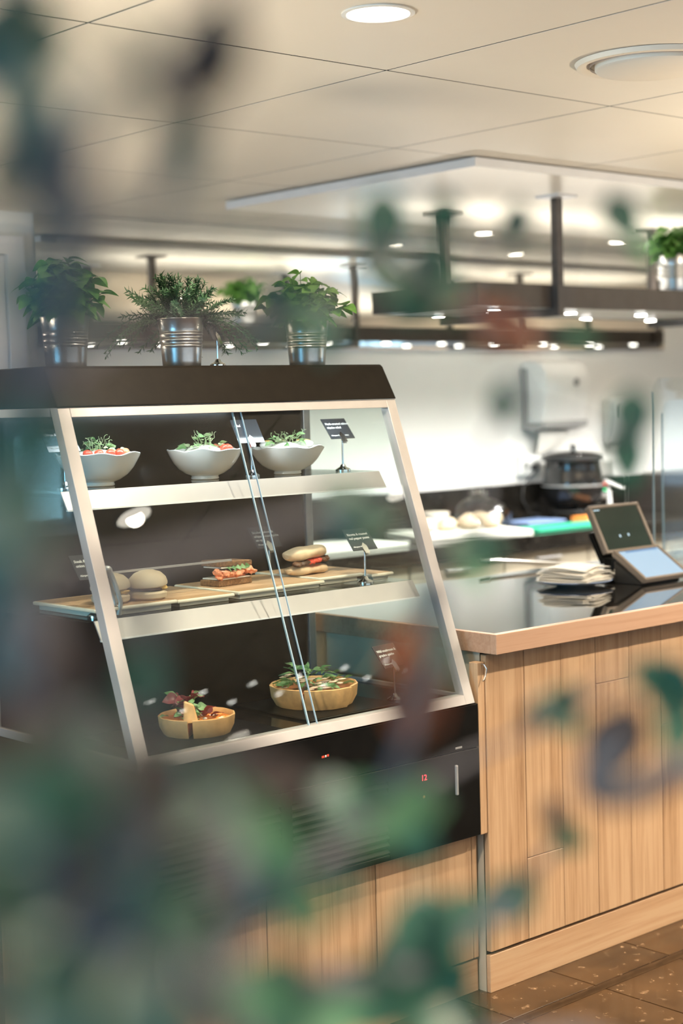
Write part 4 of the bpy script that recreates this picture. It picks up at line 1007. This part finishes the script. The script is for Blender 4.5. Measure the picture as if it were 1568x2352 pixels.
# ------------------------------------------------------------------ tall plant close to the camera
PLANT_BASE = (0.2986, 0.4972, 0.0)
PLANT_BRANCHES = [
    (0.012, 0.005, [(0.2986, 0.4972, 0.38), (0.3093, 0.4926, 1.2888), (0.2938, 0.4692, 1.3639), (0.2674, 0.4426, 1.4485), (0.2716, 0.4631, 1.5168), (0.2712, 0.4448, 1.5729), (0.2673, 0.4167, 1.6149), (0.2582, 0.4163, 1.6512), (0.245, 0.4074, 1.6837), (0.2451, 0.41, 1.7132)]),
    (0.0045, 0.0015, [(0.2673, 0.4167, 1.6149), (0.2664, 0.4078, 1.6381), (0.2731, 0.3916, 1.6563), (0.2842, 0.3706, 1.665), (0.2842, 0.352, 1.6803)]),
    (0.004, 0.0015, [(0.2731, 0.3916, 1.6563), (0.2977, 0.4046, 1.6508), (0.3192, 0.4314, 1.6359), (0.3194, 0.4535, 1.6212)]),
    (0.005, 0.0012, [(0.2716, 0.4631, 1.5168), (0.3201, 0.4892, 1.4991), (0.352, 0.5053, 1.4701), (0.3507, 0.5007, 1.444), (0.3525, 0.4879, 1.4189)]),
    (0.006, 0.0015, [(0.2938, 0.4692, 1.3639), (0.36, 0.4855, 1.3457), (0.5039, 0.568, 1.2814), (0.5842, 0.5893, 1.2687), (0.6706, 0.6119, 1.2792), (0.7005, 0.6114, 1.2957), (0.7072, 0.6068, 1.3107)]),
    (0.005, 0.0015, [(0.36, 0.4855, 1.3457), (0.4101, 0.5096, 1.3542), (0.5206, 0.5677, 1.3589), (0.6243, 0.5994, 1.3667), (0.6974, 0.5969, 1.3774)]),
    (0.004, 0.0012, [(0.5206, 0.5677, 1.3589), (0.529, 0.551, 1.3941), (0.5347, 0.5484, 1.4209), (0.5574, 0.5542, 1.4364), (0.5559, 0.5579, 1.4621)]),
    (0.0085, 0.0075, [(0.2986, 0.4972, 0.38), (0.4861, 0.5221, 1.1984), (0.6833, 0.4701, 1.204), (0.6922, 0.4489, 1.331), (0.6472, 0.4684, 1.3756), (0.626, 0.4866, 1.3668), (0.6108, 0.5001, 1.3663), (0.6109, 0.5012, 1.3791), (0.6215, 0.4932, 1.3957)]),
    (0.0045, 0.001, [(0.2712, 0.4448, 1.5729), (0.358, 0.5108, 1.5894), (0.5193, 0.6074, 1.6011), (0.6074, 0.6397, 1.6451), (0.6668, 0.6459, 1.6164), (0.732, 0.6536, 1.6623), (0.8159, 0.6412, 1.6708)]),
    (0.0045, 0.001, [(0.3201, 0.4892, 1.4991), (0.4384, 0.5551, 1.5031), (0.5582, 0.6092, 1.5052), (0.6314, 0.6029, 1.4747), (0.683, 0.6257, 1.5538), (0.7741, 0.6043, 1.5332)]),
    (0.004, 0.001, [(0.6668, 0.6459, 1.6164), (0.679, 0.634, 1.606), (0.6896, 0.6238, 1.5982)]),
    (0.009, 0.006, [(0.2938, 0.4692, 1.3639), (0.2839, 0.4159, 1.408), (0.2735, 0.406, 1.4394), (0.2694, 0.4274, 1.4573)]),
    (0.008, 0.006, [(0.2938, 0.4692, 1.3639), (0.3111, 0.4335, 1.3833), (0.3331, 0.4373, 1.4), (0.3421, 0.453, 1.4185)]),
    (0.008, 0.005, [(0.36, 0.4855, 1.3457), (0.3493, 0.4613, 1.3382), (0.3688, 0.4668, 1.3061)]),
]
PLANT_LEAVES = [
    (0.3081, 0.3973, 1.673, 0.0281, 2, -0.216, 0.059, -0.975, 0.06),
    (0.3097, 0.4067, 1.6616, 0.0286, 2, 0.262, 0.073, -1.007, -0.03),
    (0.3162, 0.4015, 1.6681, 0.0224, 2, -0.126, 0.03, -0.992, 0.09),
    (0.3412, 0.4605, 1.6516, 0.0265, 0, -0.34, -0.08, -0.963, 0.01),
    (0.3413, 0.4598, 1.6455, 0.0237, 0, 0.125, -0.08, -0.993, 0.29),
    (0.2969, 0.4297, 1.6593, 0.0164, 1, -0.254, -0.243, -0.978, -0.2),
    (0.2843, 0.4069, 1.6742, 0.0144, 1, 0.421, -0.807, -0.503, 0.31),
    (0.2069, 0.3434, 1.6459, 0.0221, 0, -0.04, 0.127, -1.0, -0.46),
    (0.2036, 0.345, 1.6314, 0.0192, 0, 0.418, -0.007, -0.969, 0.46),
    (0.2262, 0.3613, 1.6426, 0.0154, 4, -0.122, 0.164, -0.985, 0.12),
    (0.2648, 0.4215, 1.6437, 0.0144, 2, -0.353, -0.094, -0.961, -0.48),
    (0.2673, 0.4167, 1.6149, 0.0252, 0, -0.117, 0.041, -0.993, -0.44),
    (0.2746, 0.4328, 1.6034, 0.0249, 0, -0.079, -0.309, -0.972, -0.26),
    (0.3046, 0.4645, 1.5968, 0.0203, 0, -0.349, -0.219, -0.969, -0.04),
    (0.3203, 0.4966, 1.5836, 0.0173, 0, -0.093, -0.063, -0.995, 0.34),
    (0.275, 0.4677, 1.6006, 0.0236, 0, -0.056, -0.022, -0.998, 0.14),
    (0.2613, 0.4225, 1.6203, 0.018, 0, 0.315, -0.362, -0.877, 0.16),
    (0.5077, 0.5937, 1.6033, 0.0443, 0, 0.702, -0.685, -0.198, -0.22),
    (0.4965, 0.5964, 1.6074, 0.0344, 0, 0.425, 0.001, -0.97, 0.5),
    (0.5307, 0.6044, 1.5936, 0.0298, 0, -0.035, 0.261, -0.994, 0.21),
    (0.4889, 0.5974, 1.595, 0.0285, 0, -0.763, 0.466, -0.466, -0.27),
    (0.608, 0.6401, 1.6545, 0.0455, 0, -0.228, -0.084, -0.981, -0.43),
    (0.6298, 0.6553, 1.6283, 0.0447, 0, 0.801, -0.5, -0.379, -0.1),
    (0.6583, 0.6546, 1.6291, 0.0433, 0, 0.096, 0.148, -1.014, -0.11),
    (0.6686, 0.6443, 1.6163, 0.0365, 1, 0.935, -0.424, -0.222, 0.35),
    (0.6518, 0.6591, 1.6145, 0.0342, 0, -0.954, 0.356, -0.292, -0.29),
    (0.6661, 0.6507, 1.6635, 0.0296, 0, 0.126, 0.182, -1.017, -0.03),
    (0.738, 0.6607, 1.6633, 0.0314, 0, 0.094, 0.276, -1.014, -0.1),
    (0.8159, 0.6412, 1.6708, 0.0376, 0, 0.117, -0.584, -0.857, 0.13),
    (0.838, 0.6449, 1.6559, 0.0307, 1, 0.741, -0.449, -0.535, -0.23),
    (0.6889, 0.6248, 1.602, 0.0433, 3, 0.485, -0.853, -0.347, -0.17),
    (0.6859, 0.6271, 1.5983, 0.0342, 3, -0.528, 0.893, -0.168, 0.26),
    (0.6704, 0.6426, 1.6163, 0.0274, 3, 0.566, -0.866, -0.009, -0.25),
    (0.7909, 0.657, 1.5981, 0.0276, 0, 0.558, -0.875, -0.008, -0.44),
    (0.5583, 0.6092, 1.5063, 0.0472, 0, 0.86, -0.508, -0.214, -0.32),
    (0.5514, 0.6117, 1.5011, 0.0307, 0, -0.649, 0.593, -0.478, -0.05),
    (0.7183, 0.6562, 1.5561, 0.0263, 0, -0.079, -0.309, -0.972, 0.23),
    (0.7749, 0.6047, 1.5462, 0.0407, 0, -0.302, -0.166, -0.974, 0.14),
    (0.7788, 0.6115, 1.5226, 0.0411, 0, -0.113, -0.347, -0.969, -0.08),
    (0.6322, 0.602, 1.4735, 0.0368, 1, 0.182, -0.511, -0.864, -0.23),
    (0.6387, 0.5967, 1.4792, 0.0303, 0, 0.896, -0.393, -0.389, 0.3),
    (0.5679, 0.5715, 1.4587, 0.0281, 2, -0.407, 0.096, -0.919, 0.38),
    (0.5482, 0.5618, 1.4304, 0.0451, 3, -0.264, -0.124, -0.978, -0.11),
    (0.5443, 0.5632, 1.4071, 0.0451, 3, -0.029, 0.269, -0.994, 0.14),
    (0.5506, 0.5586, 1.4175, 0.0392, 3, -0.121, -0.356, -0.968, 0.49),
    (0.5574, 0.5542, 1.4364, 0.0294, 0, 0.182, -0.511, -0.864, -0.24),
    (0.6975, 0.597, 1.3798, 0.0388, 0, 0.804, -0.496, -0.38, -0.17),
    (0.6997, 0.5955, 1.3847, 0.0296, 0, -0.16, -0.138, -0.988, -0.43),
    (0.6863, 0.6068, 1.3778, 0.0205, 2, 0.553, -0.881, -0.008, 0.08),
    (0.6305, 0.5088, 1.3834, 0.0462, 2, -0.548, 0.172, -0.838, 0.1),
    (0.6357, 0.5045, 1.3876, 0.0401, 2, -0.253, 0.017, -0.971, -0.05),
    (0.6232, 0.4918, 1.3978, 0.0235, 2, 0.529, -0.122, -0.899, -0.02),
    (0.7079, 0.5273, 1.3966, 0.0455, 0, -0.031, 0.007, -1.001, 0.37),
    (0.7093, 0.5244, 1.3777, 0.0412, 0, -0.083, -0.313, -0.972, -0.35),
    (0.7228, 0.5516, 1.4014, 0.0335, 0, 0.506, -0.149, -0.897, 0.32),
    (0.7047, 0.6095, 1.3158, 0.0256, 2, 0.077, -0.389, -0.935, -0.31),
    (0.7104, 0.6032, 1.303, 0.0279, 0, 0.64, -0.407, -0.673, 0.44),
    (0.5207, 0.5678, 1.361, 0.0504, 1, 0.58, -0.821, -0.186, 0.45),
    (0.5398, 0.5632, 1.3625, 0.0431, 1, -0.566, 0.851, -0.164, 0.1),
    (0.5028, 0.5694, 1.3705, 0.0325, 0, 0.575, -0.635, -0.518, -0.4),
    (0.5482, 0.5663, 1.3429, 0.0317, 0, 0.101, -0.602, -0.856, 0.46),
    (0.3643, 0.4668, 1.4038, 0.0387, 1, 0.555, -0.774, -0.354, 0.2),
    (0.34, 0.4551, 1.4217, 0.0313, 0, 0.08, -0.385, -0.935, 0.32),
    (0.4063, 0.4985, 1.3736, 0.0389, 1, -0.149, 0.135, -0.982, -0.21),
    (0.431, 0.515, 1.3501, 0.0305, 1, 0.461, -0.763, -0.507, 0.22),
    (0.4888, 0.5493, 1.3335, 0.0223, 0, -0.136, -0.372, -0.967, -0.27),
    (0.4445, 0.5286, 1.3344, 0.0192, 0, 0.705, -0.607, -0.369, 0.35),
    (0.6666, 0.6151, 1.2744, 0.0411, 0, -0.624, 0.622, -0.481, -0.22),
    (0.6269, 0.6013, 1.2768, 0.0416, 0, 0.806, -0.377, -0.542, -0.3),
    (0.5653, 0.5826, 1.2819, 0.0534, 0, -0.418, -0.167, -0.955, -0.23),
    (0.5871, 0.5883, 1.2868, 0.0462, 0, 0.503, -0.56, -0.659, -0.44),
    (0.559, 0.5864, 1.2621, 0.0534, 0, 0.165, -0.53, -0.862, -0.13),
    (0.593, 0.5921, 1.2516, 0.0382, 0, -0.578, 0.528, -0.624, -0.37),
    (0.5225, 0.5701, 1.2672, 0.0549, 0, 0.613, -0.71, -0.36, 0.39),
    (0.4837, 0.5581, 1.2747, 0.0487, 1, 0.968, -0.417, -0.05, 0.16),
    (0.4235, 0.5227, 1.2991, 0.0409, 0, 0.617, -0.432, -0.671, 0.08),
    (0.5676, 0.5769, 1.2417, 0.0411, 0, 0.554, -0.85, -0.183, -0.46),
    (0.6152, 0.5949, 1.2281, 0.026, 0, 0.204, -0.705, -0.759, 0.41),
    (0.2889, 0.4113, 1.4064, 0.0328, 2, -0.036, 0.131, -1.001, 0.46),
    (0.2868, 0.4144, 1.4202, 0.0277, 2, 0.093, -0.611, -0.855, 0.14),
    (0.3178, 0.4277, 1.386, 0.0268, 2, -0.202, 0.075, -0.977, 0.23),
    (0.3275, 0.4529, 1.4352, 0.0279, 2, 0.528, -0.688, -0.514, 0.5),
    (0.3446, 0.4996, 1.4583, 0.0226, 0, -0.327, -0.195, -0.971, 0.05),
    (0.3527, 0.5056, 1.48, 0.0199, 2, 0.045, 0.091, -1.009, 0.4),
    (0.3809, 0.4866, 1.4243, 0.0279, 2, 0.787, -0.515, -0.378, 0.2),
    (0.3425, 0.45, 1.3891, 0.0313, 2, -0.179, 0.351, -0.942, 0.42),
    (0.4307, 0.5267, 1.4006, 0.0307, 2, 0.675, -0.745, -0.02, 0.19),
    (0.2732, 0.3913, 1.375, 0.0362, 2, -0.97, 0.415, 0.048, 0.16),
    (0.2205, 0.3645, 1.4637, 0.0213, 0, 0.923, -0.468, -0.0, 0.23),
    (0.2637, 0.4398, 1.3771, 0.0321, 2, -0.694, 0.663, 0.279, 0.01),
    (0.2119, 0.3582, 1.4606, 0.0333, 0, -0.692, 0.726, 0.003, 0.42),
    (0.2361, 0.4054, 1.4546, 0.0329, 0, -0.614, 0.799, 0.128, -0.16),
    (0.2587, 0.3655, 1.417, 0.0277, 1, 0.143, -0.279, -0.951, 0.31),
    (0.2705, 0.386, 1.3764, 0.0323, 1, -0.047, -0.388, -0.955, -0.15),
    (0.2412, 0.3422, 1.4614, 0.0342, 2, 0.282, -0.379, -0.882, -0.22),
    (0.2605, 0.456, 1.4044, 0.0336, 1, 0.065, 0.351, 0.964, 0.12),
    (0.232, 0.3957, 1.389, 0.0314, 4, -0.097, 0.241, 0.967, -0.19),
    (0.2445, 0.3575, 1.46, 0.0274, 0, 0.044, -0.168, 0.998, 0.28),
    (0.2374, 0.3513, 1.3873, 0.0219, 4, -0.222, 0.563, 0.825, 0.46),
    (0.272, 0.4115, 1.4304, 0.0264, 0, 0.103, 0.031, 0.994, -0.46),
    (0.2512, 0.4408, 1.3761, 0.0406, 4, -0.399, 0.658, 0.664, -0.11),
    (0.2348, 0.3475, 1.3952, 0.0338, 4, -0.632, 0.462, -0.623, -0.3),
    (0.2922, 0.4154, 1.4435, 0.0357, 4, 0.483, 0.07, 0.927, -0.04),
    (0.2946, 0.4501, 1.4183, 0.0408, 4, 0.515, -0.774, 0.453, -0.26),
    (0.2422, 0.3996, 1.448, 0.0377, 1, -0.018, 0.131, -1.003, -0.48),
    (0.251, 0.3998, 1.4506, 0.0291, 1, -0.966, 0.417, -0.031, 0.31),
    (0.211, 0.3899, 1.3987, 0.0259, 2, 0.661, -0.575, 0.483, 0.5),
    (0.3019, 0.4304, 1.3904, 0.0332, 1, -0.536, 0.701, 0.488, 0.26),
    (0.2909, 0.4763, 1.3785, 0.0373, 0, -0.568, 0.844, 0.151, 0.06),
    (0.286, 0.4856, 1.3956, 0.0441, 0, -0.477, 0.006, -0.914, 0.04),
    (0.2436, 0.4194, 1.4086, 0.0247, 0, -0.768, 0.301, 0.655, 0.47),
    (0.2934, 0.4683, 1.3956, 0.0369, 1, 0.429, -0.748, -0.558, 0.43),
    (0.2868, 0.4694, 1.3446, 0.0339, 0, -0.918, 0.458, -0.125, -0.07),
    (0.2748, 0.4038, 1.3685, 0.0288, 0, -0.901, 0.323, -0.438, -0.24),
    (0.2255, 0.3432, 1.3937, 0.0219, 0, -0.311, 0.196, 0.938, -0.14),
    (0.2943, 0.4533, 1.4276, 0.0278, 4, -0.385, 0.613, 0.706, 0.2),
    (0.2994, 0.4268, 1.4389, 0.0397, 4, 0.207, -0.54, -0.842, 0.13),
    (0.3044, 0.4692, 1.3798, 0.0385, 2, 0.631, -0.245, -0.791, 0.13),
    (0.2669, 0.4468, 1.4267, 0.0405, 0, 0.316, 0.095, -1.006, 0.39),
    (0.2662, 0.4764, 1.4159, 0.0304, 0, -0.503, 0.829, -0.394, 0.04),
    (0.2882, 0.4334, 1.4231, 0.0392, 0, 0.249, -0.139, -0.967, 0.41),
    (0.2901, 0.4033, 1.4359, 0.0368, 4, 0.9, -0.494, -0.031, 0.3),
    (0.2905, 0.4656, 1.4342, 0.0375, 4, -0.891, 0.497, -0.077, -0.39),
    (0.2291, 0.4045, 1.4438, 0.0325, 4, 0.874, -0.395, -0.425, -0.04),
    (0.2745, 0.4063, 1.4195, 0.0321, 1, 0.063, -0.263, -0.967, 0.13),
    (0.2335, 0.43, 1.4347, 0.0288, 1, -0.794, 0.376, -0.523, -0.33),
    (0.3053, 0.4849, 1.4294, 0.0429, 4, 0.763, -0.237, 0.666, 0.44),
    (0.2768, 0.4334, 1.4263, 0.0304, 2, 0.088, 0.216, -1.014, 0.24),
    (0.2663, 0.3953, 1.3808, 0.0378, 4, -0.069, 0.398, 0.934, 0.27),
    (0.2173, 0.3605, 1.4107, 0.0249, 1, 0.742, -0.355, -0.631, 0.49),
    (0.263, 0.3724, 1.4518, 0.037, 1, -0.371, 0.405, -0.843, 0.07),
    (0.3135, 0.4977, 1.3861, 0.041, 4, 0.451, -0.564, -0.696, 0.07),
    (0.2225, 0.3998, 1.45, 0.0283, 4, 0.545, -0.803, -0.322, -0.12),
    (0.2799, 0.5066, 1.4062, 0.038, 4, -0.665, 0.57, -0.483, 0.35),
    (0.2558, 0.4644, 1.4007, 0.0348, 4, -0.105, -0.242, 1.016, 0.43),
    (0.2397, 0.4245, 1.5109, 0.0266, 0, -0.703, 0.586, -0.403, -0.22),
    (0.2693, 0.4589, 1.5226, 0.0289, 4, -0.768, 0.519, 0.405, 0.22),
    (0.2506, 0.4312, 1.5542, 0.0211, 0, -0.574, 0.639, -0.528, -0.45),
    (0.2698, 0.4661, 1.5133, 0.0327, 4, 0.826, -0.401, -0.488, -0.07),
    (0.2375, 0.4048, 1.4655, 0.0263, 2, 0.621, -0.197, -0.824, -0.25),
    (0.2717, 0.4404, 1.5499, 0.0231, 0, -0.673, 0.209, -0.749, -0.14),
    (0.2662, 0.4723, 1.5112, 0.0317, 2, -0.424, 0.54, -0.747, 0.32),
    (0.2378, 0.4211, 1.5285, 0.0262, 4, 0.279, -0.045, 0.963, -0.14),
    (0.2656, 0.4644, 1.4834, 0.0307, 4, -0.065, -0.142, 1.011, -0.25),
    (0.2926, 0.4624, 1.455, 0.0236, 0, 0.627, -0.793, -0.075, -0.47),
    (0.245, 0.4399, 1.534, 0.0309, 0, -0.626, 0.713, 0.33, -0.13),
    (0.2601, 0.4372, 1.5343, 0.0312, 0, 0.275, -0.211, 0.939, 0.32),
    (0.2691, 0.4331, 1.4774, 0.0317, 2, 0.271, -0.282, 0.925, 0.15),
    (0.2552, 0.4119, 1.6651, 0.0276, 0, -0.758, 0.517, -0.409, -0.4),
    (0.2412, 0.3921, 1.6733, 0.0243, 0, 0.338, -0.254, 0.907, 0.32),
    (0.2513, 0.4416, 1.6709, 0.0271, 2, -0.203, 0.308, -0.943, 0.19),
    (0.2406, 0.4121, 1.6736, 0.0268, 0, 0.571, -0.629, 0.542, -0.06),
    (0.2513, 0.4223, 1.633, 0.023, 2, 0.212, -0.288, 0.944, -0.18),
    (0.2541, 0.4345, 1.6329, 0.0232, 0, 0.187, -0.534, 0.889, 0.18),
    (0.253, 0.425, 1.6397, 0.0241, 0, -0.548, 0.829, 0.26, 0.06),
    (0.3665, 0.4968, 1.3434, 0.0264, 0, -0.136, -0.382, -0.965, -0.34),
    (0.3721, 0.4929, 1.4125, 0.0278, 4, 0.044, -0.342, 0.983, -0.42),
    (0.345, 0.4354, 1.352, 0.0273, 1, 0.719, -0.4, -0.61, -0.08),
    (0.3968, 0.5003, 1.3613, 0.028, 2, -0.701, 0.421, -0.586, 0.47),
    (0.3714, 0.4707, 1.373, 0.0303, 0, -0.512, 0.717, -0.525, 0.17),
    (0.3995, 0.4961, 1.3304, 0.0342, 0, -0.629, 0.774, 0.164, 0.3),
    (0.3333, 0.4361, 1.3954, 0.0279, 2, -0.325, 0.206, 0.932, -0.11),
    (0.3849, 0.4958, 1.3856, 0.0289, 0, -0.467, 0.01, -0.917, 0.42),
]

fp_ = thing('potted_tree', 'tall potted plant close to the viewer, blurred leaves hanging across the picture', 'plant', PLANT_BASE)
pb = Vector(PLANT_BASE)
MB().lathe([(.001,0),(.13,0),(.15,.02),(.18,.36),(.19,.40),(.185,.405),(.165,.40),(.160,.36)], 40).build('planter', M['planter'], fp_, smooth=True)
MB().lathe([(.164,.365),(.10,.375),(.001,.38)], 28, cap=False).build('soil', M['soil'], fp_, smooth=True)
def smooth_path(p, k=4):
    q = []
    for i in range(len(p)-1):
        p0, p1, p2, p3 = p[max(i-1,0)], p[i], p[i+1], p[min(i+2,len(p)-1)]
        for j in range(k):
            u = j/k; q.append(.5*((2*p1) + (p2-p0)*u + (2*p0-5*p1+4*p2-p3)*u*u + (-p0+3*p1-3*p2+p3)*u**3))
    return q + [p[-1]]
allp = []
for (r_a, r_b, pts) in PLANT_BRANCHES:
    q = smooth_path([Vector(p)-pb for p in pts]); n = len(q)
    MB().tube(q, [r_a + (r_b-r_a)*i/(n-1) for i in range(n)], 8).build('branch', M['bark'], fp_, smooth=True)
    allp += q
fl_m = [leaf_mesh('tree_leaf', M['fg%d' % k], 1.0, .33, .25, .15, 7, .01, .8) for k in range(5)]
for (x, y, z, ln, ci, dx, dy, dz, sp) in PLANT_LEAVES:
    p = Vector((x, y, z)) - pb
    d_ = Vector((dx, dy, dz)).normalized(); base = p - d_*ln*.5
    put(fl_m[ci], 'leaf', fp_, base, orient(d_, (-.55, -.6, .45), sp), ln)
    nb = min(allp, key=lambda a: (a-base).length)
    if (nb-base).length > .004: MB().tube([nb, (nb+base)/2 + Vector((0,0,.01)), base], [.0014, .0011, .0008], 5).build('twig', M['bark'], fp_, smooth=True)
